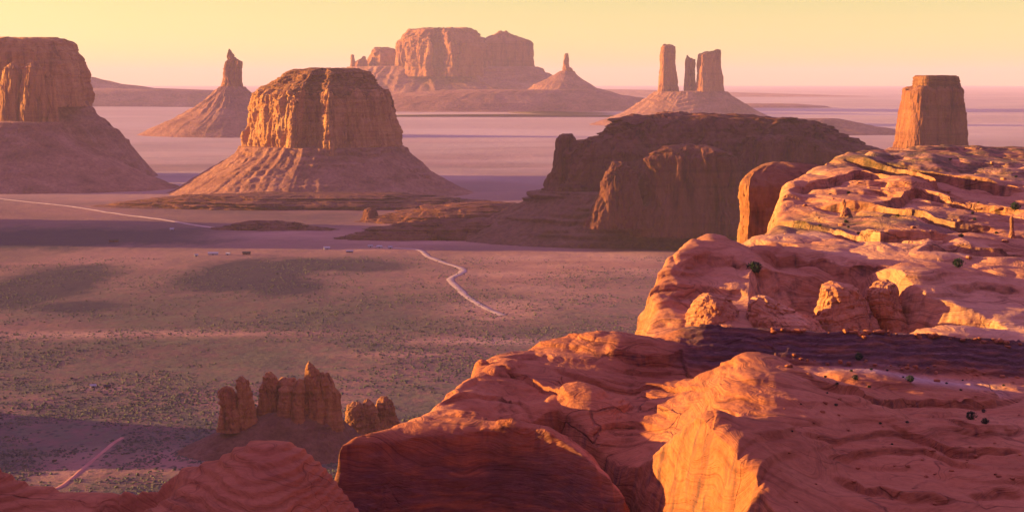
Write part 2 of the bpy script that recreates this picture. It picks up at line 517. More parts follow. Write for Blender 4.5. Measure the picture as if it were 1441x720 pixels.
def loft(name, levels, d, mat, parent, plan=BOX, depth=1.0, n=420, m=120, amp=0.05, freq=9.0, vstr=7.0, seed=0.0,
         strata=0.012, rough=0.01, taper=0.8, rim=0.3, smooth=1, top_noise=0.02, wave=0.0, gully=False, dz=0.0):
    """walls through silhouette rows (py, px left, px right), read at distance d; amp etc. are shares of the half width"""
    lv = sorted(levels)
    zs = np.array([P(0, a, d)[2] for a, b, c in lv]); xl = np.array([P(b, a, d)[0] for a, b, c in lv]); xr = np.array([P(c, a, d)[0] for a, b, c in lv])
    order = np.argsort(zs)
    zs, xl, xr = zs[order], xl[order], xr[order]
    A = 0.5 * (xr - xl).max() if not gully else 0.5 * (xr - xl).min()
    A = max(A, 1e-3)
    H = zs[-1] - zs[0]
    t = np.linspace(0, 1, m)
    t = 0.75 * t + 0.25 * (1 - (1 - t) ** 2.2)
    z = zs[0] + H * t
    L = np.interp(z, zs, xl); Rr = np.interp(z, zs, xr)
    p = chaikin(np.array(plan, float), smooth)
    q = np.vstack([p, p[:1]])
    s = np.concatenate([[0], np.cumsum(np.hypot(*np.diff(q, axis=0).T))])
    u = np.linspace(0, s[-1], n, endpoint=False)
    pu = np.stack([np.interp(u, s, q[:, 0]), np.interp(u, s, q[:, 1])], 1)
    mn, mx = pu[:, 0].min(), pu[:, 0].max()
    pu[:, 0] = 2 * (pu[:, 0] - mn) / (mx - mn) - 1
    tg = np.roll(pu, -1, 0) - np.roll(pu, 1, 0)
    nr = np.stack([tg[:, 1], -tg[:, 0]], 1)
    nr /= np.linalg.norm(nr, axis=1)[:, None] + 1e-9
    if (nr * (pu - pu.mean(0))).sum() < 0: nr = -nr
    a = 0.5 * (Rr - L); c = 0.5 * (L + Rr)
    W = A if not gully else a.max() * 0.5
    Aref = 0.5 * (xr - xl).max()
    X = c[:, None] + a[:, None] * pu[None, :, 0]
    sy = (a / Aref) ** taper if not gully else a / Aref
    Y = d + depth * Aref * sy[:, None] * pu[None, :, 1]
    Z = np.repeat(z[:, None], n, 1)
    k = freq / Aref
    if gully:
        ang_x = np.repeat(pu[None, :, 0], m, 0); ang_y = np.repeat(pu[None, :, 1], m, 0)
        wv = fbm(ang_x * 1.3 + seed, ang_y * 1.3, Z / H * 0.9, 3) * 2.0
        g1 = np.abs(pn(ang_x * freq + wv + seed, ang_y * freq + wv, Z / H * 0.7))
        g2 = np.abs(pn(ang_x * freq * 2.7 + seed, ang_y * freq * 2.7, Z / H * 1.6 + 3))
        g3 = fbm(X / Aref * 26 + seed, Y / Aref * 26, Z / Aref * 26, 3)
        env = np.sin(np.clip(t, 0.02, 1) * math.pi * 0.85)[:, None] * 0.8 + 0.2
        disp = Aref * (amp * 0.8 * (g1 * 1.6 - 0.35) + amp * 0.45 * (g2 - 0.2)) * env + Aref * rough * g3
        lz = Z / H * 9 + 1.2 * fbm(ang_x * 2 + seed, ang_y * 2, 0.4, 2)
        fz = lz - np.floor(lz)
        disp += Aref * strata * 1.1 * (sstep(0.0, 0.82, fz) - sstep(0.86, 1.0, fz)) * sstep(-0.3, 0.3, fbm(ang_x * 1.5 + seed, ang_y * 1.5, Z / H * 4 + 9, 2))
    else:
        wx = fbm(X * k * 0.35 + seed, Y * k * 0.35, Z * k * 0.2, 3) * 1.1
        am = 0.35 + 1.5 * sstep(-0.25, 0.35, fbm(X * k * 0.3 + seed + 20, Y * k * 0.3, Z * k * 0.25, 2))
        b1 = np.abs(pn(X * k + wx + seed, Y * k + wx, Z * k / vstr))
        b2 = np.abs(pn(X * k * 2.3 + seed + 4, Y * k * 2.3 + wx, Z * k * 2.3 / vstr))
        b3 = np.abs(pn(X * k * 5.1 + seed + 9, Y * k * 5.1, Z * k * 3.5 / vstr))
        b0 = fbm(X * k * 0.4 + seed + 2, Y * k * 0.4, Z * k * 0.12, 2)
        blk = np.round(3 * fbm(X * k * 1.1 + seed + 6, Y * k * 1.1, Z * k / (vstr * 0.7), 2)) / 3
        disp = A * am * (amp * 2.6 * (b1 - 0.22) + amp * 1.3 * (b2 - 0.2) + amp * 0.6 * (b3 - 0.2)) + A * (amp * 2.2 * b0 + amp * 1.3 * blk)
        disp += A * strata * (fbm(X * k * 0.2, Y * k * 0.2, Z / H * 12 + seed, 3) * 1.6)
        disp += A * rough * fbm(X * k * 4, Y * k * 4, Z * k * 4, 3)
    fade = np.ones(m)
    X = X + nr[None, :, 0] * disp; Y = Y + nr[None, :, 1] * disp * min(1.0, depth)
    # broken rim and rounded shoulder
    if rim:
        rn = fbm(X * k * 0.9 + seed, Y * k * 0.9, 0.7, 3)
        Z = Z + sstep(1 - 0.25, 1.0, t)[:, None] * rn * H * top_noise * 2.5
    if dz: Z = Z + dz
    rows = [np.stack([X, Y, Z], -1)]
    # cap
    R_ = max(10, m // 6)
    cx, cy = X[-1].mean(), Y[-1].mean()
    for i in range(1, R_ + 1):
        f = 1 - i / (R_ + 0.0)
        f = f if i < R_ else 0.004
        xx = cx + (X[-1] - cx) * f; yy = cy + (Y[-1] - cy) * f
        base = Z[-1] * f + Z[-1].mean() * (1 - f)
        zz = base + H * top_noise * (1 - f ** 3) * (0.6 + 1.5 * fbm(xx * k * 1.2 + seed, yy * k * 1.2, 0.2, 3))
        rows.append(np.stack([xx, yy, zz], -1)[None])
    V = np.concatenate(rows, 0)
    return mesh_obj(name, V.reshape(-1, 3), grid_faces(len(V), n, True), mat, parent)

# left mesa, cut by the frame
D = 5000
x0, _, _ = P(-10, 255, D)
t = thing('sandstone_mesa', (x0, D, ground_z(x0, D)), 'wide flat topped mesa cut by the left frame edge with lit pillars on its front', 'mesa', 'mesas and buttes of the valley')
loft('cliff', [(55, -150, 86), (58, -155, 92), (66, -160, 98), (75, -162, 107), (88, -164, 112), (110, -166, 114), (150, -170, 118)], D + 380, M_cliff, t, plan=TURN, depth=0.8, amp=0.03, freq=10, seed=1.2)
loft('pillar', [(93, 8, 24), (98, 4, 29), (120, 2, 31), (182, -4, 35)], D - 110, M_cliff, t, plan=ROUND, depth=1.0, amp=0.09, freq=2.4, seed=3.7, top_noise=0.05, n=260)
loft('pillar', [(92, 37, 52), (96, 34, 60), (120, 31, 63), (182, 26, 66)], D - 120, M_cliff, t, plan=ROUND, depth=1.0, amp=0.09, freq=2.4, seed=5.7, top_noise=0.05, n=260)
loft('pillar', [(106, 66, 72), (112, 62, 77), (135, 60, 79), (184, 56, 84)], D - 90, M_cliff, t, plan=ROUND, depth=1.0, amp=0.10, freq=2.2, seed=7.7, top_noise=0.05, n=220)
loft('talus', [(142, -190, 118), (160, -210, 132), (175, -225, 152), (195, -240, 172), (215, -260, 190), (240, -290, 212), (262, -320, 236), (275, -350, 252)], D + 430, M_talus, t, plan=ROUND, depth=0.45, gully=True, amp=0.035, freq=5, seed=2.0, rough=0.004, n=500, rim=0)
loft('talus', [(172, -60, 80), (186, -90, 92), (205, -120, 120), (225, -150, 158), (245, -185, 200), (262, -220, 245), (275, -240, 270)], D - 130, M_talus, t, plan=ROUND, depth=0.62, gully=True, amp=0.04, freq=5, seed=6.0, rough=0.006, n=600, rim=0)

# thin spire on its cone
D = 9000
x0, _, _ = P(325, 190, D)
t = thing('sandstone_spire', (x0, D, ground_z(x0, D)), 'lone jagged spire on a tall cone of scree left of the big butte', 'rock spire', 'rock spires of the valley')
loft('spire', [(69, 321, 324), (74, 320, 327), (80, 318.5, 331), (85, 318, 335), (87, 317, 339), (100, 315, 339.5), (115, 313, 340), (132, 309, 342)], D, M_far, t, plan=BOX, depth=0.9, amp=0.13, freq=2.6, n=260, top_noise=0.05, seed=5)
loft('talus', [(122, 309, 343), (128, 302, 350), (138, 291, 362), (150, 275, 382), (165, 248, 405), (180, 215, 425), (192, 190, 450), (200, 160, 480)], D, M_fart, t, plan=ROUND, depth=0.9, gully=True, amp=0.04, freq=5, seed=1, rough=0.004, rim=0)

# the big butte
D = 4700
x0, _, _ = P(452, 270, D)
t = thing('sandstone_butte', (x0, D, ground_z(x0, D)), 'large square butte with sunlit columns on its left face and flared scree skirt', 'butte', 'mesas and buttes of the valley')
MER = [(-1, .35), (-.97, -.22), (-.72, -.52), (-.45, -.78), (-.22, -.98), (-.16, -.70), (.02, -.72), (.12, -1.02), (.24, -1.08), (.34, -.86), (.7, -.72), (.97, -.34), (1, .3), (.6, .95), (-.5, .95)]
loft('cliff', [(128, 362, 545), (134, 357, 549), (142, 353, 552), (155, 351, 553), (180, 348, 557), (205, 345, 561), (222, 342, 565)], D, M_cliff, t, plan=MER, depth=0.95, n=760, m=170, amp=0.034, freq=11, vstr=9, seed=2.4, smooth=1, top_noise=0.03)
loft('caprock', [(96.5, 432, 500), (98, 415, 508), (101, 404, 518), (106, 398, 524), (112, 390, 527), (118, 378, 531), (124, 366, 538), (130, 359, 546), (134, 357, 548)], D, M_cap, t, plan=MER, depth=0.95, n=560, m=70, amp=0.03, freq=9, vstr=2.0, seed=4.4, strata=0.03, top_noise=0.02, rough=0.02)
loft('talus', [(205, 340, 566), (216, 330, 575), (228, 312, 590), (240, 292, 606), (252, 272, 625), (263, 255, 645), (272, 235, 668), (284, 205, 700)], D, M_talus, t, plan=ROUND, depth=0.95, gully=True, amp=0.045, freq=6, seed=3, rough=0.008, n=800, m=150, rim=0)

# far mesa in the middle
D = 14000
x0, _, _ = P(630, 150, D)
t = thing('sandstone_mesa', (x0, D, ground_z(x0, D)), 'long double topped mesa on the skyline in the middle distance', 'mesa', 'mesas and buttes of the valley')
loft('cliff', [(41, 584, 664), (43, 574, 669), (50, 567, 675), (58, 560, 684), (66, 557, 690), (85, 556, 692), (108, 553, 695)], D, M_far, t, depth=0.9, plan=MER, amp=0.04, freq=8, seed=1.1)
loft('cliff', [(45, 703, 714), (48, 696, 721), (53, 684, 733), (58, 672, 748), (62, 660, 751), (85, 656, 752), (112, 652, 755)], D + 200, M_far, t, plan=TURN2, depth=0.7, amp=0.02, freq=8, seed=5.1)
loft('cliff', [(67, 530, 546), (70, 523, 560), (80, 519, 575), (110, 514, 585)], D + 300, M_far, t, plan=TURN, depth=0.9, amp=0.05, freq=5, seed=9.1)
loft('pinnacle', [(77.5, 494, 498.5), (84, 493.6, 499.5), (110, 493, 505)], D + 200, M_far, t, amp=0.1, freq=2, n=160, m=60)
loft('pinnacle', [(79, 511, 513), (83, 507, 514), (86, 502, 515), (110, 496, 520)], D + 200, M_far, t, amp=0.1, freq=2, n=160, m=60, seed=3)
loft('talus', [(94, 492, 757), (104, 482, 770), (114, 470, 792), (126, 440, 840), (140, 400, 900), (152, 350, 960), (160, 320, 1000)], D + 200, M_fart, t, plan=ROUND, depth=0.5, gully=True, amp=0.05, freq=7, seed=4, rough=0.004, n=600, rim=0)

D = 13000
x0, _, _ = P(798, 150, D)
t = thing('sandstone_spire', (x0, D, ground_z(x0, D)), 'needle thin spire on a low cone right of the long skyline mesa', 'rock spire', 'rock spires of the valley')
loft('spire', [(75.5, 795, 799.5), (82, 794, 800.5), (94, 792.5, 801.5), (97, 792, 805.5), (110, 790.5, 807)], D, M_far, t, amp=0.1, freq=2.4, n=200, m=90, seed=2)
loft('talus', [(100, 789, 807), (106, 779, 812), (112, 768, 820), (119, 752, 832), (125, 744, 841), (129, 738, 845), (140, 728, 852), (155, 715, 862)], D, M_fart, t, plan=ROUND, depth=0.9, gully=True, amp=0.035, freq=5, seed=8, rough=0.004, rim=0)

D = 10500
x0, _, _ = P(975, 170, D)
t = thing('sandstone_pillars', (x0, D, ground_z(x0, D)), 'three upright pillars sharing one scree mound on the skyline', 'rock pillars')
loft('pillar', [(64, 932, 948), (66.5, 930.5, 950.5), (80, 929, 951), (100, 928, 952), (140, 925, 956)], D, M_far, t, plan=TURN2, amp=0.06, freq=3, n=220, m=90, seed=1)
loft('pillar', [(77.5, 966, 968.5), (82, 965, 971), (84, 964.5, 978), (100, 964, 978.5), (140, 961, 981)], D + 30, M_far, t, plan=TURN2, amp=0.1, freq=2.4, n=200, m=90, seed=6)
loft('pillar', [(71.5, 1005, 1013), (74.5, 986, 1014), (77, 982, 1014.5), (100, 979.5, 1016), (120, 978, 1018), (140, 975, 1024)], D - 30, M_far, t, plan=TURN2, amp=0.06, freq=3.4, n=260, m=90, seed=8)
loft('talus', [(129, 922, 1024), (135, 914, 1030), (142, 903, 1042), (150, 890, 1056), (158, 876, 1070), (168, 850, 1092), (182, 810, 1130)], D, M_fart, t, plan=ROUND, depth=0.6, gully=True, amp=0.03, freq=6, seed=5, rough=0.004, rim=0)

D = 4300
x0, _, _ = P(1312, 280, D)
t = thing('sandstone_butte', (x0, D, ground_z(x0, D)), 'narrow block shaped butte with a squared caprock above the right hand cliffs', 'butte', 'mesas and buttes of the valley')
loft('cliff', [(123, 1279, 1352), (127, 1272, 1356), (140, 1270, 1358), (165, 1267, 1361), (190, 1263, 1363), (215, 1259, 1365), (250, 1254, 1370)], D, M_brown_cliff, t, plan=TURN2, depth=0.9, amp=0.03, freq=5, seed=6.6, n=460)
loft('caprock', [(106.5, 1290, 1346), (109, 1287, 1351), (116, 1286, 1352), (121, 1285, 1353), (125, 1283, 1354)], D, M_cap, t, plan=TURN2, depth=0.9, amp=0.02, freq=6, vstr=3, seed=1.6, strata=0.03)
loft('talus', [(208, 1253, 1370), (225, 1235, 1388), (250, 1205, 1420), (280, 1165, 1465), (292, 1140, 1490)], D, M_talus, t, plan=ROUND, depth=0.9, gully=True, amp=0.04, freq=6, seed=9, rough=0.005, rim=0)

# dark mesa in the middle ground
D = 3200
x0, _, _ = P(980, 340, D)
t = thing('shaded_mesa', (x0, D, ground_z(x0, D)), 'broad dark shadowed mesa behind the right hand slickrock', 'mesa', 'mesas and buttes of the valley')
SH = [(-1, -.62), (-.9, -.78), (-.5, -.8), (0, -.85), (.5, -.78), (.9, -.7), (1, -.3), (.9, .6), (.3, .9), (-.4, .6), (-.8, .0)]
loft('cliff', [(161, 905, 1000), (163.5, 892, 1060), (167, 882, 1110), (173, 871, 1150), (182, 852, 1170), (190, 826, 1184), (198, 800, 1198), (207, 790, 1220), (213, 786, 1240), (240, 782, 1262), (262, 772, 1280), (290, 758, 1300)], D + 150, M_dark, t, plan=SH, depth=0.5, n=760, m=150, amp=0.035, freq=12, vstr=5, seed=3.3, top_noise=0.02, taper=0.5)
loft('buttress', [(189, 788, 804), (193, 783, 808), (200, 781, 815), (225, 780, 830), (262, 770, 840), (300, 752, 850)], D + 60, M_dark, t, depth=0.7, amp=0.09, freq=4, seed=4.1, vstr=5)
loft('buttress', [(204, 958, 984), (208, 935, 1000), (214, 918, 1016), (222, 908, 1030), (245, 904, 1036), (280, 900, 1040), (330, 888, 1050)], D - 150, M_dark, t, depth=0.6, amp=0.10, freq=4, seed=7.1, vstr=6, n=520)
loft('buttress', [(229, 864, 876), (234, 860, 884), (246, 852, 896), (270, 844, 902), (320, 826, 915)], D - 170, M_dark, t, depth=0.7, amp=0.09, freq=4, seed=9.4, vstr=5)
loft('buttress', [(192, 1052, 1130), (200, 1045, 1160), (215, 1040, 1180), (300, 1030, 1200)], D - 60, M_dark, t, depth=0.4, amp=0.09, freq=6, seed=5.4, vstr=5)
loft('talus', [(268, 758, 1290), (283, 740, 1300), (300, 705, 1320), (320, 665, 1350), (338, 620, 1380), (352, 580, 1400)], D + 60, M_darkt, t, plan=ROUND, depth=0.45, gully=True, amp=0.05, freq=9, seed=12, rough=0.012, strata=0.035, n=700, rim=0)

# low benches in front of the dark mesa, and a knob
D = 3500
def bench(label, levels, d, seed, depth=0.35):
    zb = ground_z(P(levels[0][1], 340, d)[0], d)
    tt = thing('low_bench', (P((levels[-1][1] + levels[-1][2]) / 2, 300, d)[0], d, zb), label, 'rock bench', 'low benches on the valley floor')
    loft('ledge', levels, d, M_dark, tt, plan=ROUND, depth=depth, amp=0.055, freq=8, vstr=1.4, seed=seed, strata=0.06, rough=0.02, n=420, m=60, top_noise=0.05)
bench('long low purple bench reaching left from the dark mesa', [(287, 640, 820), (290, 600, 840), (295, 575, 850), (301, 540, 860), (312, 500, 880), (328, 470, 900)], 3650, 1.0)
bench('low dark ledge standing between the long bench and the pale winding road', [(309, 610, 760), (314, 560, 800), (322, 520, 830), (333, 480, 860), (345, 440, 890)], 3250, 4.0, 0.25)
bench('small reddish bench in front of the big butte', [(311, 350, 400), (315, 325, 430), (322, 300, 470), (333, 260, 520)], 3450, 6.0, 0.3)
bench('flat purple terrace below the scree of the big butte', [(273, 300, 560), (280, 220, 640), (289, 150, 700), (298, 100, 740)], 4150, 8.0, 0.3)
t = thing('boulder', (P(521, 308, 3700)[0], 3700, P(521, 308, 3700)[2]), 'small round dark knob left of the long purple bench', 'boulder')
loft('rock', [(292.5, 517, 525), (295, 513, 529), (300, 511, 532), (312, 508, 536)], 3660, M_dark, t, plan=ROUND, amp=0.08, freq=2.5, n=160, m=50, seed=2, vstr=2)

# far ridge and plateau steps: terrain
def hill(name, levels, d, seed, depth=0.3, mat=None):
    tt = loft(name, levels, d, mat or M_fart, None, plan=ROUND, depth=depth, gully=True, amp=0.03, freq=9, seed=seed, rough=0.004, n=500, m=60, rim=0)
    tag(tt, kind='structure')
hill('distant_ridge', [(107, 60, 118), (109, 40, 132), (114, 0, 150), (118, -40, 168), (124, -80, 215), (127, -120, 300), (131, -160, 330), (140, -200, 360), (152, -240, 400), (165, -260, 430)], 15000, 2.0, 0.25)
hill('distant_hills', [(126.5, 640, 838), (128.5, 600, 845), (132, 560, 862), (138, 520, 905), (145, 480, 950), (155, 440, 1000)], 12300, 3.0, 0.22)
hill('distant_hills', [(146, 1010, 1120), (149, 970, 1160), (154, 900, 1180), (160, 860, 1215), (168, 800, 1260)], 14500, 5.0, 0.3)
hill('distant_hills', [(167, 1110, 1180), (171, 1060, 1200), (178, 1000, 1230), (186, 940, 1290), (196, 880, 1350)], 9000, 7.0, 0.3)
hill('distant_hills', [(126, 820, 880), (128, 780, 960), (132, 740, 1100), (138, 700, 1300), (145, 660, 1500)], 24000, 9.0, 0.3)

def shade_hill(x, y, rx, ry, ztop, seed, near=None):  # unseen hill added beyond the left frame edge to cast shade
    th = np.linspace(0, 2 * math.pi, 160, endpoint=False)
    rs = np.linspace(1, 0, 60)
    T, Q = np.meshgrid(th, rs)
    rad = 1 + 0.28 * fbm(np.cos(T) * 3 + seed, np.sin(T) * 3, 0.5, 4)
    X = x + rx * Q * rad * np.cos(T); Y = y + np.where(np.sin(T) < 0, near or ry, ry) * Q * rad * np.sin(T)
    pr = np.interp(Q, [0, 0.12, 0.5, 1], [1, 0.93, 0.5, 0]) * (1 + 0.35 * fbm(X / 70 + seed, Y / 55, 0.9, 4))
    Z = -310 + (ztop + 310) * (pr + 0.05 * fbm(X / 60, Y / 60, 0.2, 3) * (Q < 0.95))
    o = mesh_obj('shade_hills', np.stack([X, Y, Z], -1).reshape(-1, 3), grid_faces(60, 160, True), M_dark)
    tag(o, kind='structure')
shade_hill(-720, 1430, 190, 160, -178, 3.0)
shade_hill(-1580, 3370, 340, 480, 340, 5.0, 200)

# rock dome behind the right hand slickrock
D = 980
t = thing('rock_dome', (P(1100, 400, D)[0], D, -300), 'smooth pink rock dome between the dark mesa and the sunlit slickrock', 'rock outcrop', 'slickrock outcrops')
loft('dome', [(229, 1080, 1120), (232, 1060, 1150), (238, 1046, 1180), (246, 1036, 1215), (256, 1031, 1250), (300, 1029, 1270), (420, 1015, 1290), (700, 960, 1330), (830, 900, 1380)], D, M_dome, t, plan=[(-1, -1.0), (-.6, -.92), (.2, -.6), (.9, -.25), (1, .1), (.8, .7), (.1, .95), (-.5, .5), (-.9, -.35)], depth=0.8, n=520, m=200, amp=0.010, freq=9, vstr=3, seed=3.9, top_noise=0.002, strata=0.01)

# pinnacle groups on the plain
D = 1345
def pinnacle(parent, lv, d, seed, amp=0.10, mat=None):
    loft('pinnacle', lv, d, M_pin, parent, plan=ROUND, depth=0.9, amp=amp, freq=2.3, vstr=2.0, n=220, m=100, seed=seed, smooth=1, rough=0.05, strata=0.05, top_noise=0.03, taper=0.9)
t = thing('pinnacle_outcrop', (P(400, 640, D)[0], D, ground_z(P(400, 640, D)[0], D)), 'cluster of rounded upright pinnacles on a dark mound with one sunlit peak', 'rock outcrop', 'pinnacle outcrops on the plain')
loft('mound', [(578, 372, 470), (590, 345, 482), (600, 322, 492), (612, 296, 505), (624, 270, 525), (640, 240, 560), (655, 205, 600)], D + 6, M_pint, t, plan=ROUND, depth=0.55, gully=True, amp=0.03, freq=5, seed=1, rough=0.006, rim=0)
pinnacle(t, [(543, 314, 322), (546, 310, 328), (554, 308, 331), (566, 310, 333), (572, 313, 333), (578, 310, 336), (606, 306, 342)], D - 8, 1.0)
pinnacle(t, [(532, 337, 343), (535, 334, 349), (545, 332, 354), (565, 333, 358), (580, 330, 360), (608, 326, 364)], D - 4, 2.0)
pinnacle(t, [(541, 366, 371), (545, 364, 374), (560, 365, 377), (590, 360, 384)], D + 2, 3.0)
pinnacle(t, [(525, 374, 384), (529, 371, 390), (540, 370, 393), (556, 374, 394), (592, 368, 400)], D + 6, 4.0)
pinnacle(t, [(533, 396, 414), (537, 390, 422), (548, 388, 426), (595, 382, 430)], D + 12, 5.0)
pinnacle(t, [(544, 398, 408), (549, 394, 414), (562, 393, 416), (596, 388, 420)], D - 4, 6.0)
pinnacle(t, [(534, 420, 426), (538, 416, 428), (550, 412, 430), (572, 410, 429), (606, 408, 434)], D - 9, 7.0)
pinnacle(t, [(512.5, 433, 438), (516, 431, 443), (522, 429, 449), (532, 427, 456), (548, 428, 460), (566, 426, 464), (618, 418, 474)], D, 8.0, 0.06)
pinnacle(t, [(527, 452, 462), (532, 448, 466), (545, 450, 472), (552, 452, 478), (575, 456, 480), (622, 448, 488)], D - 2, 9.0, 0.06)
D = 1420
t = thing('pinnacle_outcrop', (P(522, 606, D)[0], D, ground_z(P(522, 606, D)[0], D)), 'low clump of dark rounded boulders half hidden by the near headland', 'rock outcrop', 'pinnacle outcrops on the plain')
pinnacle(t, [(566, 496, 506), (570, 490, 511), (582, 488, 513), (625, 482, 520)], D - 5, 11.0)
pinnacle(t, [(563, 512, 522), (567, 509, 527), (580, 508, 532), (625, 502, 540)], D, 12.0)
pinnacle(t, [(559, 534, 546), (563, 530, 552), (574, 528, 556), (586, 529, 558), (625, 520, 566)], D + 8, 13.0)

# ------------------------------------------------------------------ near slickrock: height fields on the ground plan
def rbf(pts, c=8.0, lam=0.02):
    p = np.array(pts, float)
    xy, z = p[:, :2], p[:, 2]
    sx = 1.0
    d = np.sqrt(((xy[:, None] - xy[None]) ** 2).sum(-1) + c * c)
    n = len(p)
    A = np.zeros((n + 3, n + 3))
    A[:n, :n] = -d + 0 * lam
    A[:n, :n] -= np.eye(n) * lam * c
    A[:n, n] = 1; A[:n, n + 1:] = xy
    A[n, :n] = 1; A[n + 1:, :n] = xy.T
    sol = np.linalg.solve(A, np.concatenate([z, [0, 0, 0]]))
    def f(x, y):
        r = sol[n] + sol[n + 1] * x + sol[n + 2] * y
        for i in range(n):
            r = r - sol[i] * np.sqrt((x - xy[i, 0]) ** 2 + (y - xy[i, 1]) ** 2 + c * c)
        return r
    return f

def seg_dist(x, y, pl, closed=False):
    """distance to a polyline and the fraction along it"""
    pl = np.array(pl, float)
    if closed: pl = np.vstack([pl, pl[:1]])
    best = np.full(x.shape, 1e9); fr = np.zeros(x.shape)
    ls = np.hypot(*np.diff(pl, axis=0).T); cum = np.concatenate([[0], np.cumsum(ls)])
    for i in range(len(pl) - 1):
        a, b = pl[i], pl[i + 1]
        ab = b - a
        t = np.clip(((x - a[0]) * ab[0] + (y - a[1]) * ab[1]) / (ab @ ab), 0, 1)
        dd = np.hypot(x - a[0] - t * ab[0], y - a[1] - t * ab[1])
        m = dd < best
        best = np.where(m, dd, best)
        fr = np.where(m, (cum[i] + t * ls[i]) / cum[-1], fr)
    return best, fr

def inside(x, y, poly):
    poly = np.array(poly, float)
    c = np.zeros(x.shape, bool)
    j = len(poly) - 1
    for i in range(len(poly)):
        xi, yi = poly[i]; xj, yj = poly[j]
        if yi != yj:
            c ^= ((yi > y) != (yj > y)) & (x < (xj - xi) * (y - yi) / (yj - yi) + xi)
        j = i
    return c

def sdist(x, y, poly):
    d, _ = seg_dist(x, y, poly, True)
    return np.where(inside(x, y, poly), d, -d)

def terrace(h, per, k, ph=0.0):
    q = h / per + ph
    f = q - np.floor(q)
    return (np.floor(q) + sstep(0.5 - k, 0.5 + k, f) - ph) * per

def relief(name, hfun, pxr, ncol, d0, d1, nrow, mat, parent, attrfun, warp=0.0, wfreq=0.3, zvis=-64.0):
    """fan of columns from the viewpoint's foot; rows spaced along the surface so that cliffs get enough faces"""
    pxs = np.linspace(pxr[0], pxr[1], ncol)
    dirs = (pxs - 720.5) / F / math.cos(PITCH)
    dd = np.linspace(d0, d1, 1100)
    Y, K = np.meshgrid(dd, dirs, indexing='ij')
    X = K * Y
    h = hfun(X, Y)
    ds = np.sqrt((np.diff(Y, axis=0) * 0.45) ** 2 + (np.minimum(np.abs(np.diff(h, axis=0)), 3.0) * np.where(h[1:] > zvis, 1.0, 0.04)) ** 2)
    s = np.vstack([np.zeros((1, ncol)), np.cumsum(ds, 0)])
    # blur the spacing across columns so that neighbours stay aligned
    for _ in range(12):
        s[:, 1:-1] = 0.25 * s[:, :-2] + 0.5 * s[:, 1:-1] + 0.25 * s[:, 2:]
    Yn = np.empty((nrow, ncol))
    for j in range(ncol):
        Yn[:, j] = np.interp(np.linspace(0, s[-1, j], nrow), s[:, j], dd)
    Xn = Yn * dirs[None, :]
    Zn = hfun(Xn, Yn)
    at = attrfun(Xn, Yn, Zn)
    if warp:
        # push the surface sideways: undercuts and knobs on steep faces
        gx = np.gradient(Zn, axis=1) / (np.gradient(Xn, axis=1) + 1e-9)
        gy = np.gradient(Zn, axis=0) / (np.gradient(Yn, axis=0) + 1e-9)
        sl = sstep(0.6, 2.5, np.hypot(gx, gy))
        nx = fbm(Xn * wfreq, Yn * wfreq, Zn * wfreq * 1.4, 3)
        ny = fbm(Xn * wfreq + 40, Yn * wfreq, Zn * wfreq * 1.4, 3)
        Xn = Xn + warp * sl * nx; Yn = Yn + warp * sl * ny
    v = np.stack([Xn, Yn, Zn], -1).reshape(-1, 3)
    return mesh_obj(name, v, grid_faces(nrow, ncol), mat, parent, attrs=at)

def surf(px, py, hfun, d0, d1):
    """first point of the height field met along the pixel's line"""
    d = np.linspace(d0, d1, 1200)
    p0 = P(px, py, 1.0)
    x, z = p0[0] * d, p0[2] * d
    h = hfun(x, d)
    k = np.argmax(h >= z)
    if h[k] < z[k]: return None
    return (float(x[k]), float(d[k]), float(h[k]))


def ledge_lines(lines, hfun, d0, d1):
    out = []
    for pts, hh, rec in lines:
        q = [surf(a, b, hfun, d0, d1) for a, b in pts]
        q = np.array([v[:2] for v in q if v])
        q = q[np.argsort(q[:, 0])]
        out.append((q[:, 0], q[:, 1], hh, rec))
    return out
def cut_ledges(h, x, y, L, w=0.55):
    """each ledge: a little cliff along its line, an undercut at its foot, the ground in front rising back to the old level"""
    h = np.array(h)
    for k, (lx, ly, hh, rec) in enumerate(L):
        e = (lx[-1] - lx[0]) * 0.18
        t0 = np.interp(x, lx, ly) - y
        m = (x > lx[0] - e * .3) & (x < lx[-1] + e * .3) & (t0 > -rec * 4) & (t0 < rec * 5)
        if not m.any(): continue
        xm = x[m]
        end = sstep(lx[0] - e * .3, lx[0] + e, xm) * (1 - sstep(lx[-1] - e, lx[-1] + e * .3, xm))
        t = t0[m] + 1.4 * rec / 10 * fbm(xm / (rec * 0.7), 0.4 + k, 0.2, 3) + 0.35 * fbm(xm / 1.7, k + 0.7, 0.5, 2)
        g = -hh * (1 + 0.5 * fbm(xm / rec, k * 3.3, 0.7, 2)) * sstep(0, w, t) * np.exp(-np.maximum(t, 0) / rec)
        g = g + 0.35 * hh * np.where(t <= 0, np.exp(-np.maximum(-t, 0) / (rec * 0.6)), 1 - sstep(0, w, t))
        g = g - 0.30 * hh * np.exp(-((t - w * 1.5) / (w * 0.9)) ** 2)
        h[m] += end * g
    return h

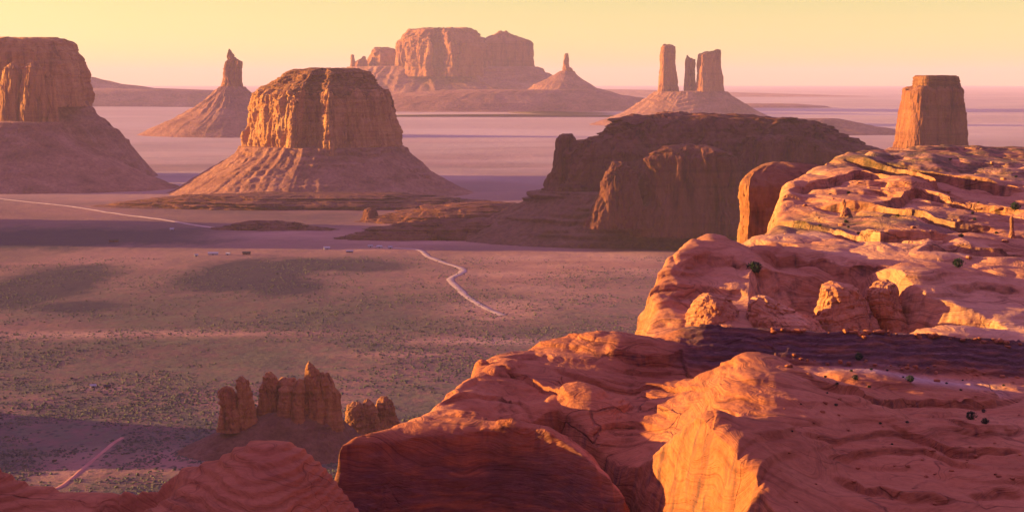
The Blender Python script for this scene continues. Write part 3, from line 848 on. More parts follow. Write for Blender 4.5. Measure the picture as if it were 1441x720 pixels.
# --- the near headland
fgc = [PZ(*c) for c in [
    (478, 608, -45.5), (540, 597, -45), (590, 575, -44.5), (650, 547, -44), (680, 517, -43.5), (760, 488, -43.5), (870, 481, -43), (940, 484, -44),
    (620, 590, -45), (690, 582, -45.3), (700, 545, -45), (760, 560, -46), (800, 552, -45), (830, 520, -45.5), (900, 560, -46.5), (920, 520, -46),
    (850, 625, -49.6), (890, 640, -49.3), (940, 612, -44.6), (1010, 590, -40.2), (1050, 640, -42.5), (1085, 690, -45), (1034, 547, -41.2), (1072, 515, -41.8), (1000, 520, -46.5), (985, 580, -40.3), (1075, 600, -42.6), (1100, 540, -45), (1200, 540, -46), (1300, 550, -47),
    (1400, 560, -48.5), (1200, 600, -45.0), (1300, 610, -46.2), (1400, 620, -46.8), (1200, 655, -46.5), (1300, 680, -47.2), (1400, 690, -47.6),
    (1120, 680, -45.7), (1250, 780, -48), (1450, 780, -49), (1550, 600, -50), (1550, 520, -50)]]
fgc += [(3, 219.5, -45.0), (9, 217, -45.5), (30, 168, -45.6), (31, 150, -46.2), (31, 120, -46.8), (45, 160, -48.0), (60, 140, -49), (100, 120, -50), (30, 310, -45.5), (80, 310, -48)]
fg_base = rbf(fgc, 6.0)
fg_poly = [(-22.3, 213.5), (-17, 214.5), (-10, 216.5), (-3, 217.5), (3, 217), (8, 215), (12, 212.5), (14.5, 210.5), (15.5, 212), (13, 216), (8.5, 221), (4, 224.5), (-1.5, 226.5), (-1.8, 231), (3.5, 234.5), (6.6, 236.8), (10, 232.5), (12.5, 228), (15.8, 220), (19.6, 211), (22.8, 203.5), (24.4, 198), (26.6, 190), (28.3, 183), (29.5, 174), (30, 150), (30, 95),
           (150, 95), (150, 300), (110, 305), (60, 306), (36, 305), (28, 302), (24, 291), (18, 288), (5, 282), (-2, 272), (-5.5, 264), (-6.5, 252), (-8.3, 241), (-12.6, 229), (-18, 219)]
spur = [(43.5, 270), (37, 248), (30, 225), (24.5, 206)]
ledge_x = np.array([20, 26, 30, 50, 60, 80, 110, 150.]); ledge_y = np.array([274, 271, 269, 269, 271, 276, 283, 290.])
def bumps(x, y, L):
    s = 0
    for (px, py, z, rx, ry, hh) in L:
        c = PZ(px, py, z)
        q = ((x - c[0]) / rx) ** 2 + ((y - c[1]) / ry) ** 2
        s = s + hh * np.clip(1 - q, 0, 1) ** 0.75
    return s
FGB = [(672, 514, -44, 1.3, 2.0, 1.1), (640, 542, -44, 5, 8, 0.5), (735, 528, -45, 6, 10, 0.9), (715, 562, -45, 8, 6, 0.5), (885, 492, -44, 9, 9, 1.5), (800, 487, -44, 7, 6, 0.7), (820, 558, -45, 6, 9, 0.9),
       (1270, 530, -45.5, 15, 9, 1.3), (1200, 600, -45, 12, 16, 0.9), (1255, 690, -46.5, 6, 4.5, 1.0), (1390, 640, -46, 9, 12, 1.0), (1010, 505, -46, 9, 7, .7), (960, 545, -46, 9, 10, .6), (1350, 585, -46, 7, 8, .7), (1120, 630, -45, 5, 10, .6)]
FG_LEDGES = ledge_lines([
    ([(1104, 531), (1178, 555), (1236, 562), (1306, 562), (1369, 566), (1441, 560)], 0.9, 7),
    ([(1250, 600), (1299, 619), (1330, 634), (1361, 642), (1415, 642), (1441, 640)], 0.9, 6),
    ([(1160, 646), (1209, 638), (1299, 634), (1335, 652), (1390, 668)], 0.6, 6),
    ([(1168, 668), (1200, 676), (1221, 690), (1275, 704), (1314, 703), (1345, 700)], 0.8, 5),
    ([(1120, 618), (1180, 622), (1240, 612), (1290, 606)], 0.5, 5),
    ([(1330, 590), (1380, 606), (1441, 604)], 0.5, 6),
    ([(1360, 690), (1400, 684), (1441, 690)], 0.6, 6),
    ([(780, 520), (850, 540), (930, 545), (1000, 548)], 0.7, 7),
    ([(850, 505), (900, 512), (960, 508), (1040, 520)], 0.8, 8),
    ([(700, 520), (740, 535), (770, 550), (800, 570)], 0.6, 6),
    ([(610, 560), (660, 556), (720, 566), (760, 585)], 0.5, 5)], fg_base, 150, 330)
def fg_h(x, y):
    wob = fbm(x / 9, y / 9, 0.2, 3)
    h = fg_base(x, y) + bumps(x + wob * 1.5, y + wob * 2.5, FGB)
    # spur between the ledge and the amphitheatre: steep on its sunny side
    ds, fr = seg_dist(x + wob * 1.2, y, spur)
    side = np.interp(y, [206, 225, 248, 270], [24.5, 30, 37, 43.5]) - (x + wob * 1.2)
    wd = np.where(side > 0, 3.2, 9.0)
    h = h + 1.3 * np.exp(-(ds / wd) ** 2) * np.interp(fr, [0, .5, 1], [1.2, 1.0, 0.55])
    # swells and gullies
    h = h + 2.0 * (np.abs(pn(x / 13 + 3.3 + wob * 0.4, y / 24 + wob * 0.3, 0.6)) - 0.2)
    h = h + 0.5 * np.abs(pn(x / 4.5 + 1.3 + wob * 0.3, y / 9 + wob, 2.6)) + 0.10 * fbm(x / 1.8, y / 3.0, 0.1, 2)
    # the headland's right shoulder sinks towards the hollow
    hm = 1 - sstep(217.5, 221.0, y + 0.45 * (x - 8))
    hm = hm * (1 - sstep(-2.8, -0.8, x - (28.3 - (y - 183) * 0.351)))
    h = h - hm * np.interp(x, [1, 5, 9, 12, 14, 17], [0, 0.5, 1.8, 4.0, 6.5, 11])
    h = h - 1.2 * np.exp(-((y - 231) / 3.6) ** 2) * (0.55 * sstep(-20, -14, x) + 0.45 * sstep(-9, -5, x)) * (1 - sstep(2, 6, x))
    h = np.minimum(h, -38.8)
    # banded ledge at the back
    ly = np.interp(x, ledge_x, ledge_y) + 3.0 * fbm(x / 17, 0.3, 0.8, 3)
    g = np.clip((y - ly) / 8.5, 0, 1) * 6
    g = np.clip(g + 1.1 * fbm(x / 8, y / 8, 1.8, 4) * sstep(0, 1, g) * (1 - sstep(5, 6, g)), 0, 6)
    st = (np.floor(g) + sstep(0.62, 0.86, g - np.floor(g))) / 6.0
    st = 0.65 * st + 0.35 * g / 6.0 + 0.10 * fbm(x / 3.5, y / 3.0, 6.2, 4) * sstep(0, 1, g) * (1 - sstep(5, 6, g))
    st = np.where(g >= 6, 1.0, st) * sstep(23, 29, x + wob)
    top = np.interp(x, [24, 32, 60, 80, 100, 150], [-40.8, -40.3, -41.5, -43.3, -45, -47]) + 0.7 * fbm(x / 7, y / 9, 4.4, 4)
    top = top - 0.19 * np.maximum(y - ly - 8.5, 0)
    h = h + st * (top - h)
    led = sstep(-0.02, 0.06, st) * (1 - sstep(0.97, 1.0, st))
    # bedding steps
    tw = 1.6 * fbm(x / 34, y / 34, 3.3, 2) + 0.05 * x + 0.03 * y
    on = 0.15 + 0.5 * sstep(-0.25, 0.3, fbm(x / 9, y / 14, 7.7, 2))
    ht = terrace(h + tw, 1.7, 0.10) - tw
    h = h + on * 0.75 * (1 - led) * (ht - h)
    q = (h + tw) / 1.7
    h = h - 0.30 * on * (1 - led) * np.exp(-((q - np.floor(q) - 0.30) / 0.07) ** 2) * sstep(-0.05, 0.25, fbm(x / 6, y / 9, 9.1, 3))
    ht = terrace(h + tw * 1.4, 0.55, 0.13) - tw * 1.4
    h = h + on * 0.8 * (1 - led) * (ht - h)
    h = cut_ledges(h, x, y, FG_LEDGES)
    # rim and cliff
    s = sdist(x, y, fg_poly) + 0.8 * fbm(x / 8, y / 8, 0.9, 2) + 0.15 * fbm(x / 2.5, y / 2.5, 0.3, 2)
    h = h - 1.3 * np.exp(-np.maximum(s, 0) / 1.3) + 0.0
    dn = np.maximum(-s, 0)
    h = h - np.where(dn < 5, dn * (5.5 + 0.8 * fbm(x / 5, y / 5, 4, 2)), 5 * 5.5 + (dn - 5) * 3.2)
    return np.maximum(h, -300.5)
def fg_attr(x, y, z):
    ly = np.interp(x, ledge_x, ledge_y)
    ly = ly + 3.0 * fbm(x / 17, 0.3, 0.8, 3)
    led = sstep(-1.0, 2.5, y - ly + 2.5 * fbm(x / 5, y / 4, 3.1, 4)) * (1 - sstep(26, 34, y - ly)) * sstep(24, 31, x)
    s2 = sdist(x, y, fg_poly)
    c = PZ(1280, 530, -46.5)
    q = ((x - c[0]) / 15) ** 2 + ((y - c[1]) / 8) ** 2
    pale = np.exp(-q ** 2) * 0.85
    return {'varnish_shade': np.maximum(led * 0.95, 0.85 * (1 - sstep(-1.2, 0.6, s2)) * (1 - sstep(215, 219, y + 0.4 * (x - 8))) * (1 - sstep(14, 16.5, x))), 'pale': pale, 'scrub': np.zeros_like(x)}  # ledge varnish, plus dark colour that deepens the headland front wall's shade
t = thing('slickrock_headland', (40, 220, -300), 'large near slickrock headland with an orange lit hollow and dark banded ledge behind', 'rock outcrop', 'slickrock outcrops')
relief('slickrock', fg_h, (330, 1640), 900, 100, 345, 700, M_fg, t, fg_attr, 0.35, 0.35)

# --- the dome at the lower left
def ll_rim(px):
    return np.interp(px, [-160, 0, 40, 100, 150, 190, 230, 270, 300, 325, 350, 375, 400, 420, 445, 470, 505, 540, 600],
                     [655, 670, 683, 692, 690, 676, 664, 652, 643, 628, 618, 614, 619, 628, 650, 678, 722, 780, 900])
def ll_h(x, y):
    px = x / y * F * math.cos(PITCH) + 720.5
    yc = 191 + 3 * fbm(x / 17, 0.2, 0.4, 2) + 10 * np.exp(-((x + 79) / 13.0) ** 2)
    wx = x / yc * F * math.cos(PITCH) + 720.5
    py = ll_rim(wx)
    a = math.sin(PITCH)
    b = (360 - py) / F
    zc = (-a + b * math.cos(PITCH)) / (math.cos(PITCH) + b * a) * yc
    u = y - yc
    h = zc - np.where(u < 0, 0.006 * u * u + 0.16 * -u, 0)
    h = h + 16 * np.exp(-(((x + 77) / 12.5) ** 2 + ((y - 194) / 9.5) ** 2) ** 2) + 13 * np.exp(-(((x + 95) / 20.0) ** 2 + ((y - 182) / 19.0) ** 2) ** 2)  # unseen knolls added left of the frame to keep the dome in shade
    h = h - 0.55 + 0.8 * (np.abs(pn(x / 12 + 8, y / 12, 0.6)) - 0.25) * sstep(1, 14, np.abs(u)) + 0.15 * fbm(x / 3.5, y / 5, 2.6, 2)
    tw = 0.5 * fbm(x / 10, y / 10, 6.3, 3)
    ht = terrace(h + tw, 0.8, 0.14) - tw
    h = h + 0.7 * (ht - h)
    dk = PZ(195, 706, -48)
    h = h - 5.0 * np.exp(-(((x - dk[0]) / 4.0) ** 2 + ((y - dk[1]) / 4.5) ** 2) ** 2)
    ub = np.maximum(u - 1.5 + 1.2 * fbm(x / 4, y / 4, 1.2, 3), 0)
    h = h - np.where(ub < 4, 0.5 * ub * ub, 8 + (ub - 4) * 4)
    return np.maximum(h, -300.5)
def ll_attr(x, y, z):
    o = np.zeros_like(x)
    return {'varnish_shade': o, 'pale': o, 'scrub': o}
t = thing('slickrock_dome', (-35, 195, -300), 'layered pink rock dome at the bottom left beside the dark headland wall', 'rock outcrop', 'slickrock outcrops')
relief('slickrock', ll_h, (-620, 600), 700, 95, 262, 460, M_fg, t, ll_attr)

# --- the upper right slickrock
urc = [P(*c) for c in [
    (930, 470, 420), (1000, 464, 420), (1100, 464, 424), (1200, 466, 425), (1320, 475, 405), (1441, 478, 402), (1580, 480, 405),
    (940, 366, 455), (965, 347, 465), (1000, 332, 475), (960, 400, 447), (1000, 382, 456), (1035, 392, 452), (950, 430, 437), (1010, 430, 437), (1050, 420, 441),
    (1060, 352, 498), (1085, 345, 508), (1120, 376, 466), (1200, 380, 468), (1280, 383, 446), (1100, 328, 548), (1200, 345, 492), (1300, 360, 474), (1400, 370, 470), (1560, 380, 470),
    (1080, 309, 596), (1140, 290, 618), (1250, 320, 548), (1350, 330, 542), (1441, 335, 540), (1560, 340, 540),
    (1115, 262, 645), (1200, 265, 645), (1300, 288, 604), (1400, 300, 590), (1165, 236, 710), (1240, 240, 708), (1330, 250, 690), (1441, 270, 660), (1560, 280, 650),
    (1200, 217, 765), (1300, 214, 795), (1380, 209, 805), (1441, 212, 805), (1560, 216, 805), (1400, 432, 426), (1441, 424, 432), (1350, 400, 442), (1560, 430, 432)]]
ur_base = rbf(urc, 10.0)
ur_poly = [P(*c)[:2] for c in [(906, 475, 412), (912, 440, 428), (922, 390, 448), (934, 358, 458), (962, 341, 470), (1000, 326, 482), (1032, 312, 506), (1058, 300, 534), (1088, 276, 592), (1104, 250, 662),
           (1152, 234, 722), (1192, 215, 790), (1300, 211, 818), (1441, 208, 830), (1650, 210, 830), (1650, 300, 390), (1441, 300, 392), (1100, 300, 396)]]
alc = [P(*c)[:2] for c in [(1052, 430, 438), (1060, 395, 458), (1120, 392, 462), (1200, 384, 466), (1255, 383, 450), (1280, 400, 440), (1305, 420, 432), (1345, 436, 426), (1400, 444, 420), (1420, 462, 412), (1060, 470, 410)]]
URB = [(970, 350, 462, 5, 9, 2.0), (1080, 345, 486, 5, 8, 2.2), (1075, 365, 474, 4, 6, 2), (1120, 350, 485, 8, 9, 2), (1155, 375, 470, 6, 5, 2.4), (1205, 375, 470, 7, 6, 1.8), (1180, 365, 478, 9, 9, 1.2), (1100, 325, 520, 12, 20, 1.5),
       (1250, 262, 655, 18, 22, 3.5), (1230, 300, 590, 22, 30, 1.5), (1190, 250, 690, 14, 22, 2.5), (1205, 222, 750, 14, 22, 2.0), (1300, 350, 505, 16, 24, 2), (1390, 340, 520, 16, 22, 2), (1330, 380, 478, 10, 10, 1.6), (1420, 400, 465, 10, 12, 1.5), (1300, 228, 745, 26, 30, 3), (1420, 235, 735, 26, 30, 3), (1190, 288, 586, 2.5, 3, 3.2)]
URB = [(px, py, P(px, py, d)[2], a, b, hh) for px, py, d, a, b, hh in URB]
UR_LEDGES = ledge_lines([
    ([(1090, 306), (1121, 312), (1173, 327), (1238, 336), (1343, 342)], 3.4, 14),
    ([(1147, 289), (1238, 292), (1284, 304), (1343, 318), (1400, 322)], 2.6, 16),
    ([(1070, 360), (1121, 366), (1173, 380), (1203, 382), (1250, 376)], 2.6, 9),
    ([(1190, 226), (1243, 234), (1284, 243), (1320, 262), (1441, 266)], 4.5, 26),
    ([(1110, 262), (1160, 258), (1210, 250), (1250, 256)], 3.2, 18),
    ([(1230, 290), (1290, 272), (1360, 284), (1441, 296)], 3.0, 18),
    ([(1290, 352), (1340, 348), (1400, 356), (1441, 352)], 2.0, 12),
    ([(1330, 400), (1380, 396), (1441, 402)], 1.4, 9),
    ([(950, 372), (990, 362), (1030, 368), (1056, 380)], 1.6, 8),
    ([(945, 410), (980, 400), (1020, 408), (1050, 412)], 1.4, 8)], ur_base, 400, 830)
def ur_h(x, y):
    wob = fbm(x / 22, y / 22, 0.2, 3)
    h = ur_base(x, y) + bumps(x + wob * 3, y + wob * 5, URB)
    h = h + 5.2 * (np.abs(pn(x / 26 + 1.3 + wob * 0.4, y / 60 + wob * 0.3, 0.6)) - 0.2) + 1.5 * np.abs(pn(x / 10 + 2 + wob * 0.5, y / 22 + wob, 2.6)) + 0.15 * fbm(x / 4, y / 7, 0.1, 2)
    tw = 2.5 * fbm(x / 70, y / 70, 3.3, 2) + 0.05 * x
    on = 0.15 + 0.5 * sstep(-0.25, 0.3, fbm(x / 20, y / 40, 7.7, 2))
    ht = terrace(h + tw, 3.6, 0.10) - tw
    h = h + on * 0.75 * (ht - h)
    q = (h + tw) / 3.6
    h = h - 0.9 * on * np.exp(-((q - np.floor(q) - 0.30) / 0.07) ** 2) * sstep(-0.05, 0.25, fbm(x / 14, y / 22, 9.1, 3))
    ht = terrace(h + tw * 1.4, 1.2, 0.13) - tw * 1.4
    h = h + on * 0.8 * (ht - h)
    h = cut_ledges(h, x, y, UR_LEDGES, 1.3)
    # alcove under the rounded brow
    sa = sdist(x, y, alc) + 1.2 * fbm(x / 7, y / 7, 0.5, 3)
    flo = -66.0 + 0.06 * (y - 430) + 1.0 * fbm(x / 8, y / 8, 2, 3)
    dep = np.where(sa > 0, np.minimum(h - flo, sa * 2.6), 0)
    h = h - np.maximum(dep, 0)
    s = sdist(x, y, ur_poly) + 2.0 * fbm(x / 9, y / 9, 0.9, 3)
    h = h - 2.2 * np.exp(-np.maximum(s, 0) / 2.0)
    dn = np.maximum(-s, 0)
    h = h - np.where(dn < 8, dn * 3.4, 8 * 3.4 + (dn - 8) * 3.0)
    return np.maximum(h, -300.5)
def ur_attr(x, y, z):
    px = x / y * F * math.cos(PITCH) + 720.5
    c = P(1190, 300, 580)
    sb = np.exp(-(((x - c[0]) / 45) ** 2 + ((y - c[1]) / 26) ** 2) ** 2)
    top = sstep(665, 720, y)
    vb = np.exp(-(((x - P(1220, 320, 552)[0]) / 36) ** 2 + ((y - 553) / 13) ** 2) ** 2)
    return {'varnish_shade': vb * 0.8, 'pale': np.zeros_like(x), 'scrub': np.maximum(sb, top)}
t = thing('slickrock_slope', (P(1250, 400, 560)[0], 560, -300), 'sunlit stepped slickrock slope with a shadowed alcove on the upper right', 'rock outcrop', 'slickrock outcrops')
relief('slickrock', ur_h, (850, 1640), 640, 384, 850, 700, M_ur, t, ur_attr, 1.0, 0.16, -85.0)
def knob(label_unused, lv, d, seed, plan=ROUND):
    loft('knob', lv, d, M_ur, t, plan=plan, depth=0.9, amp=0.07, freq=2.2, vstr=1.6, n=260, m=110, seed=seed, top_noise=0.03, rough=0.03)
knob('', [(399, 1162, 1182), (402, 1155, 1196), (408, 1151, 1205), (420, 1149, 1210), (440, 1144, 1216), (475, 1130, 1232)], 436, 1.0)
knob('', [(396, 1236, 1252), (400, 1228, 1260), (408, 1220, 1264), (420, 1217, 1264), (440, 1226, 1272), (460, 1238, 1290), (478, 1240, 1310)], 438, 2.0)
knob('', [(412, 995, 1008), (416, 985, 1018), (424, 975, 1030), (440, 966, 1042), (475, 952, 1060)], 430, 3.0)
knob('', [(416, 1060, 1080), (424, 1054, 1092), (440, 1049, 1120), (452, 1047, 1150), (475, 1044, 1170)], 430, 4.0)

# ------------------------------------------------------------------ small things
from mathutils.bvhtree import BVHTree
def bvh_of(o):
    me = o.data
    vs = np.empty(len(me.vertices) * 3, np.float32); me.vertices.foreach_get('co', vs)
    return vs.reshape(-1, 3)
def leaf_mat(name, c1, c2):
    n = NB(name)
    return n.done(n.ramp(n.noise(n.map((2.5, 2.5, 2.5)), 1.0, 3, 0.6), [(0.35, c1), (0.65, c2)]))
M_jun = leaf_mat('juniper_leaf', (0.022, 0.040, 0.026), (0.055, 0.075, 0.040))
M_bark = leaf_mat('juniper_bark', (0.10, 0.07, 0.05), (0.17, 0.12, 0.09))
def bush(label, p, r, hgt, seed, group):
    rg = np.random.RandomState(seed)
    tt = thing('juniper_bush', p, label, 'bush', group)
    V = []; Fc = []
    for k in range(int(260)):
        u = rg.normal(size=3); u /= np.linalg.norm(u)
        rad = rg.uniform(0.45, 1.0) ** 0.6
        lob = 0.75 + 0.35 * math.sin(3 * math.atan2(u[1], u[0]) + seed) * (1 - abs(u[2]))
        c = np.array([u[0] * r * rad * lob, u[1] * r * rad * lob, hgt * (0.5 + 0.5 * u[2] * rad)])
        for q in range(3):
            a = rg.normal(size=3); b = rg.normal(size=3)
            a /= np.linalg.norm(a); b /= np.linalg.norm(b)
            sz = r * rg.uniform(0.10, 0.22)
            i0 = len(V)
            V += [c + np.array(p), c + a * sz + np.array(p), c + b * sz + np.array(p)]
            Fc.append((i0, i0 + 1, i0 + 2))
    mesh_obj('foliage', V, np.array(Fc), M_jun, tt, smooth=False)
    rows = []
    for f_ in np.linspace(-0.3, 0.75, 6):
        an = np.linspace(0, 2 * math.pi, 7, endpoint=False)
        rr = r * 0.10 * (1.1 - f_ * 0.8)
        rows.append(np.stack([p[0] + rr * np.cos(an) + 0.08 * r * math.sin(5 * f_), p[1] + rr * np.sin(an), np.full(7, p[2] + hgt * f_)], -1))
    mesh_obj('stem', np.concatenate(rows), grid_faces(6, 7, True), M_bark, tt)
BG = 'junipers growing on the slickrock'
for lab, px, py, hf, a, b, r in [
        ('dark foliage clump standing in for a shadowed pocket below the rounded brow of the upper slope', 1062, 384, ur_h, 425, 520, 2.6),  # bush added where there is a dark shadowed hollow
        ('round juniper on the open pink rock near the right edge', 1366, 590, fg_h, 150, 260, 0.95),
        ('low spreading juniper just right of the round one', 1386, 596, fg_h, 150, 260, 0.65),
        ('tiny juniper up and right of the round one', 1384, 580, fg_h, 150, 260, 0.4),
        ('juniper in the shade at the foot of the banded ledge', 1208, 506, fg_h, 200, 300, 0.9),
        ('low juniper in a crack of the pale rock band', 1281, 537, fg_h, 180, 290, 0.8),
        ('small juniper at the left end of the pale rock band', 1204, 534, fg_h, 180, 290, 0.6),
        ('juniper on the upper slope above the sunlit arc', 1348, 376, ur_h, 440, 560, 2.0),
        ('juniper beside the short stone post of the upper slope', 1428, 296, ur_h, 500, 700, 2.2)]:
    q = surf(px, py, hf, a, b)
    if q: bush(lab, q, r, r * 1.25, int(px), BG)

# a short stone post on the upper slope and another at the right edge
for lab, px, py, d0, hh, ww in [('short stone post standing on the upper slope', 1188, 301, 585, 5.0, 3.0), ('slim stone post at the right edge of the upper slope', 1424, 335, 545, 7.0, 2.6)]:
    q = surf(px, py, ur_h, 470, 760)
    if q:
        tt = thing('stone_post', q, lab, 'rock', 'stone posts on the upper slope')
        k = F / q[1]
        loft('rock', [(py - hh * k, px - ww * .3 * k * .5, px + ww * .3 * k * .5), (py - hh * .85 * k, px - ww * .25 * k, px + ww * .25 * k), (py - hh * .4 * k, px - ww * .2 * k, px + ww * .22 * k), (py - 1 * k, px - ww * .35 * k, px + ww * .4 * k), (py + 3 * k, px - ww * .6 * k, px + ww * .7 * k)],
             q[1], M_ur, tt, plan=ROUND, depth=0.9, amp=0.08, freq=2, vstr=2, n=120, m=60, seed=px)

# loose blocks fallen on the near rock
def block(p, r, seed, mat, label, group):
    rg = np.random.RandomState(seed)
    th = np.linspace(0, 2 * math.pi, 18, endpoint=False); ph = np.linspace(-1.2, 1.5, 10)
    T, H = np.meshgrid(th, ph)
    X = np.cos(T) * np.cos(H); Y = np.sin(T) * np.cos(H); Z = np.sin(H)
    e = 0.7
    X, Y, Z = [np.sign(v) * np.abs(v) ** e for v in (X, Y, Z)]
    nz_ = 1 + 0.35 * fbm(X * 1.2 + seed, Y * 1.2, Z * 1.2, 3)
    a = rg.uniform(0, 3.1); sx, sy, sz = r * rg.uniform(.8, 1.4), r * rg.uniform(.6, 1), r * rg.uniform(.45, .8)
    X, Y, Z = X * nz_ * sx, Y * nz_ * sy, Z * nz_ * sz
    V = np.stack([p[0] + X * math.cos(a) - Y * math.sin(a), p[1] + X * math.sin(a) + Y * math.cos(a), p[2] + sz * 0.3 + Z], -1)
    top = V[-1].mean(0) + np.array([0, 0, sz * 0.05])
    V = V.reshape(-1, 3)
    n0 = len(V)
    V = np.vstack([V, top])
    tri = np.array([(n0 - 18 + i, n0 - 18 + (i + 1) % 18, n0) for i in range(18)])
    o = mesh_obj('loose_block', V, [grid_faces(10, 18, True), tri], mat)
    o.data.transform(__import__('mathutils').Matrix.Translation(-Vector(p)))
    o.location = p
    tag(o, label, 'rock', group)
rg = np.random.RandomState(5)
for k in range(34):
    px = rg.uniform(1110, 1436); py = np.interp(px, [1110, 1441], [503, 532]) + rg.normal() * 5 + 2
    q = surf(px, py, fg_h, 180, 300)
    if q: block(q, rg.uniform(0.14, 0.5), 100 + k, M_fg, 'loose block of sandstone lying at the foot of the dark banded ledge', 'loose blocks below the banded ledge')
for k in range(40):
    px = rg.uniform(1100, 1436); py = rg.uniform(548, 712)
    q = surf(px, py, fg_h, 140, 290)
    if q: block(q, rg.uniform(0.12, 0.34), 200 + k, M_fg, 'small loose stone scattered on the open pink slickrock of the near headland', 'stones on the near headland')
for k in range(60):
    px = rg.uniform(1085, 1438); py = np.interp(px, [950, 1200, 1441], [458, 464, 479]) + abs(rg.normal()) * 3 + 1
    q = surf(px, py, fg_h, 240, 300)
    if q: block(q, rg.uniform(0.18, 0.55), 400 + k, M_fg, 'loose slab of rubble on the crest of the dark banded ledge', 'rubble on the crest of the banded ledge')
for k in range(34):
    if k < 20: q = surf(rg.uniform(1110, 1436), rg.uniform(520, 640), fg_h, 150, 300); r_ = rg.uniform(0.16, 0.36)
    else: q = surf(rg.uniform(1130, 1436), rg.uniform(225, 340), ur_h, 450, 800); r_ = rg.uniform(0.5, 1.0)
    if q:
        if k < 20: bush('small dry shrub rooted in a crack of the near pink slickrock', q, r_, r_ * 1.0, 900 + k, 'shrubs on the near slickrock')
        else: bush('small shrub rooted on a ledge of the sunlit upper slope', q, r_, r_ * 1.0, 900 + k, 'shrubs on the upper slope')
for k in range(22):
    px = rg.uniform(1100, 1436); py = rg.uniform(225, 375)
    q = surf(px, py, ur_h, 440, 810)
    if q: block(q, rg.uniform(0.4, 1.2), 300 + k, M_ur, 'loose boulder scattered on the ledges of the sunlit upper slope', 'boulders on the upper slope')

# buildings on the plain
def flat_mat(name, c):
    n = NB(name)
    return n.done(n.ramp(n.noise(n.map((0.6, 0.6, 0.6)), 1.0, 3, 0.6), [(0.3, tuple(v * 0.85 for v in c)), (0.7, c)]))
M_white = flat_mat('white_paint', (0.52, 0.48, 0.45)); M_roof = flat_mat('grey_roof', (0.42, 0.38, 0.36)); M_brown = flat_mat('brown_paint', (0.20, 0.10, 0.07)); M_door = flat_mat('dark_door', (0.06, 0.05, 0.05))
def house(px, py, L, W, H, rot, wall, roof, label, group):
    c = PZ(px, py, -300.0)
    z = ground_z(c[0], c[1]) - 0.3
    tt = thing('house', (c[0], c[1], z), label, 'house', group)
    ca, sa_ = math.cos(rot), math.sin(rot)
    def w2(v): return [(c[0] + a * ca - b * sa_, c[1] + a * sa_ + b * ca, z + h_) for a, b, h_ in v]
    l, w_ = L / 2, W / 2
    g = H + W * 0.28
    v = [(-l, -w_, 0), (l, -w_, 0), (l, w_, 0), (-l, w_, 0), (-l, -w_, H), (l, -w_, H), (l, w_, H), (-l, w_, H), (-l, 0, g), (l, 0, g)]
    mesh_obj('wall', w2(v), [np.array([(0, 1, 5, 4), (2, 3, 7, 6)]), np.array([(1, 2, 6, 9, 5), (3, 0, 4, 8, 7)])], wall, tt, smooth=False)
    o_ = 0.6; e = 0.2
    yo = w_ + o_; zo = H - o_ * 0.56 + 0.05
    v = [(-l - o_, -yo, zo), (l + o_, -yo, zo), (l + o_, 0, g + .05), (-l - o_, 0, g + .05), (l + o_, yo, zo), (-l - o_, yo, zo)]
    v += [(a, b, h_ + e) for a, b, h_ in v]
    mesh_obj('roof', w2(v), [np.array([(0, 1, 2, 3), (3, 2, 4, 5), (6, 9, 8, 7), (9, 11, 10, 8), (0, 6, 7, 1), (5, 4, 10, 11), (1, 7, 8, 2), (2, 8, 10, 4), (0, 3, 9, 6), (3, 5, 11, 9)])], roof, tt, smooth=False)
    v = [(-0.8, -w_ - 0.08, 0.2), (0.8, -w_ - 0.08, 0.2), (0.8, -w_ - 0.08, 2.3), (-0.8, -w_ - 0.08, 2.3)]
    v += [(a, b + 0.06, h_) for a, b, h_ in v]
    mesh_obj('door', w2(v), [np.array([(0, 1, 2, 3), (0, 4, 5, 1), (1, 5, 6, 2), (2, 6, 7, 3), (3, 7, 4, 0)])], M_door, tt, smooth=False)
HG = 'houses on the plain'
for px, py, L, W, H, rot, wl, rf, lab in [
        (460, 351, 16, 9, 5, .2, M_white, M_white, 'white house alone between the dark flats and the winding road'),
        (300, 358.5, 26, 9, 5, .05, M_white, M_white, 'longest white house of the row on the upper edge of the dark flat'),
        (276, 360, 9, 7, 4, .3, M_white, M_roof, 'small white house left of the longest one'),
        (321, 358.5, 10, 7, 4, -.2, M_white, M_white, 'white house just right of the longest one'),
        (347, 358, 20, 10, 5, .0, M_brown, M_door, 'dark brown house at the right end of the row'),
        (521, 348.5, 12, 8, 4.5, .3, M_white, M_roof, 'white house at the left end of the winding road'),
        (534, 349.5, 14, 8, 4.5, -.1, M_white, M_white, 'second white house along the end of the winding road'),
        (549, 350.5, 11, 8, 4.5, .2, M_white, M_roof, 'third white house along the end of the winding road'),
        (492, 355, 18, 9, 4, .1, M_brown, M_roof, 'dark low house below the white houses of the winding road'),
        (160, 341, 26, 10, 5, .0, M_brown, M_door, 'dark low house far left on the plain'),
        (242, 325, 12, 8, 5, .2, M_white, M_white, 'white house near the end of the far desert road'),
        (131, 544, 8, 6, 3.4, .3, M_white, M_roof, 'white house alone on a bare red patch at the lower left'),
        (151, 544.5, 9, 6, 3.2, .1, M_brown, M_door, 'brown shed on the bare red patch right of the white house')]:
    house(px, py, L * 0.66, W * 0.66, H * 0.72, rot, wl, rf, lab, HG)

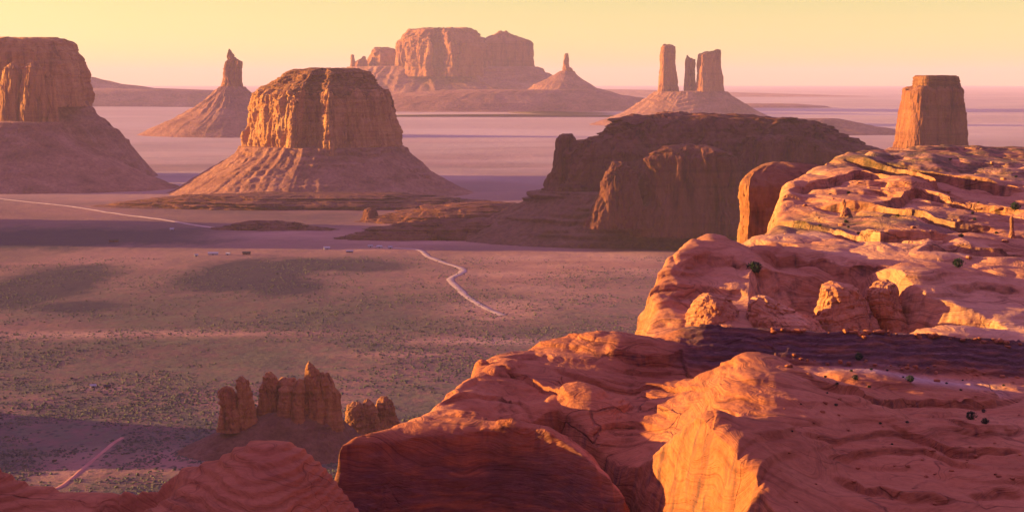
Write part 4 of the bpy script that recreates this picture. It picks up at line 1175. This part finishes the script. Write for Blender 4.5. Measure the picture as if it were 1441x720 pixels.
# desert scrub: far more bushes than one could count
def scrub():
    rg = np.random.RandomState(9)
    N = 230000
    d = 1 / rg.uniform(1 / 2900, 1 / 1050, N)
    px = rg.uniform(-120, 1150, N)
    x = (px - 720.5) / F * d
    dens = fbm(x / 140, d / 140, 0.3, 4) + 0.5 * fbm(x / 30, d / 30, 0.8, 2)
    keep = 2.0 * dens > rg.uniform(-0.45, 0.6, N)
    tr = seg_dist(x, d, [PZ(172, 617, -300)[:2], PZ(148, 634, -300)[:2], PZ(112, 662, -300)[:2], PZ(66, 690, -300)[:2]])[0]
    keep &= tr > 5
    x, d = x[keep], d[keep]
    n = len(x)
    z = ground(x, d)
    base = np.array([(1, 0, 0), (.31, .95, 0), (-.81, .59, 0), (-.81, -.59, 0), (.31, -.95, 0), (.6, .4, .7), (-.5, .5, .75), (-.1, -.65, .7), (0, 0, 1.0)], float)
    tri = np.array([(0, 1, 5), (1, 2, 6), (2, 3, 6), (3, 4, 7), (4, 0, 7), (5, 1, 6), (6, 3, 7), (7, 0, 5), (5, 6, 8), (6, 7, 8), (7, 5, 8)])
    r = rg.uniform(0.0, 1.0, n) ** 3 * 1.5 + 0.35
    a = rg.uniform(0, 6.28, n)
    j = base[None] * (1 + 0.3 * rg.normal(size=(n, 9, 1)))
    X = (j[..., 0] * np.cos(a)[:, None] - j[..., 1] * np.sin(a)[:, None]) * r[:, None] + x[:, None]
    Y = (j[..., 0] * np.sin(a)[:, None] + j[..., 1] * np.cos(a)[:, None]) * r[:, None] + d[:, None]
    Z = j[..., 2] * r[:, None] * 0.75 + z[:, None] - 0.1
    V = np.stack([X, Y, Z], -1).reshape(-1, 3)
    Fc = (tri[None] + (np.arange(n) * 9)[:, None, None]).reshape(-1, 3)
    nb = NB('scrub_leaf')
    tone = nb.noise(nb.map((0.02, 0.02, 0.02)), 1.0, 5, 0.8)
    m = nb.done(nb.ramp(tone, [(0.35, (0.050, 0.052, 0.036)), (0.5, (0.095, 0.092, 0.062)), (0.68, (0.16, 0.135, 0.085))]))
    o = mesh_obj('desert_scrub', V, Fc, m, smooth=False)
    tag(o, kind='stuff')
scrub()

# ------------------------------------------------------------------ haze: the air of the valley
def build_haze():
    v = []
    X, Y0, Y1, Z0, Z1 = 72000, -72000, 72000, -310, 620
    for z in (Z0, Z1):
        v += [(-X, Y0, z), (X, Y0, z), (X, Y1, z), (-X, Y1, z)]
    f = np.array([[3, 2, 1, 0], [4, 5, 6, 7], [0, 1, 5, 4], [1, 2, 6, 5], [2, 3, 7, 6], [3, 0, 4, 7]])
    m = bpy.data.materials.new('haze_air')
    m.use_nodes = True
    m.node_tree.nodes.clear()
    o_ = m.node_tree.nodes.new('ShaderNodeOutputMaterial')
    pv = m.node_tree.nodes.new('ShaderNodeVolumePrincipled')
    pv.inputs['Color'].default_value = HAZE_COLOR
    pv.inputs['Density'].default_value = HAZE_DENSITY
    pv.inputs['Anisotropy'].default_value = 0.0
    m.node_tree.links.new(pv.outputs[0], o_.inputs['Volume'])
    o = mesh_obj('haze', v, f, m, smooth=False)
    tag(o, kind='stuff')
build_haze()
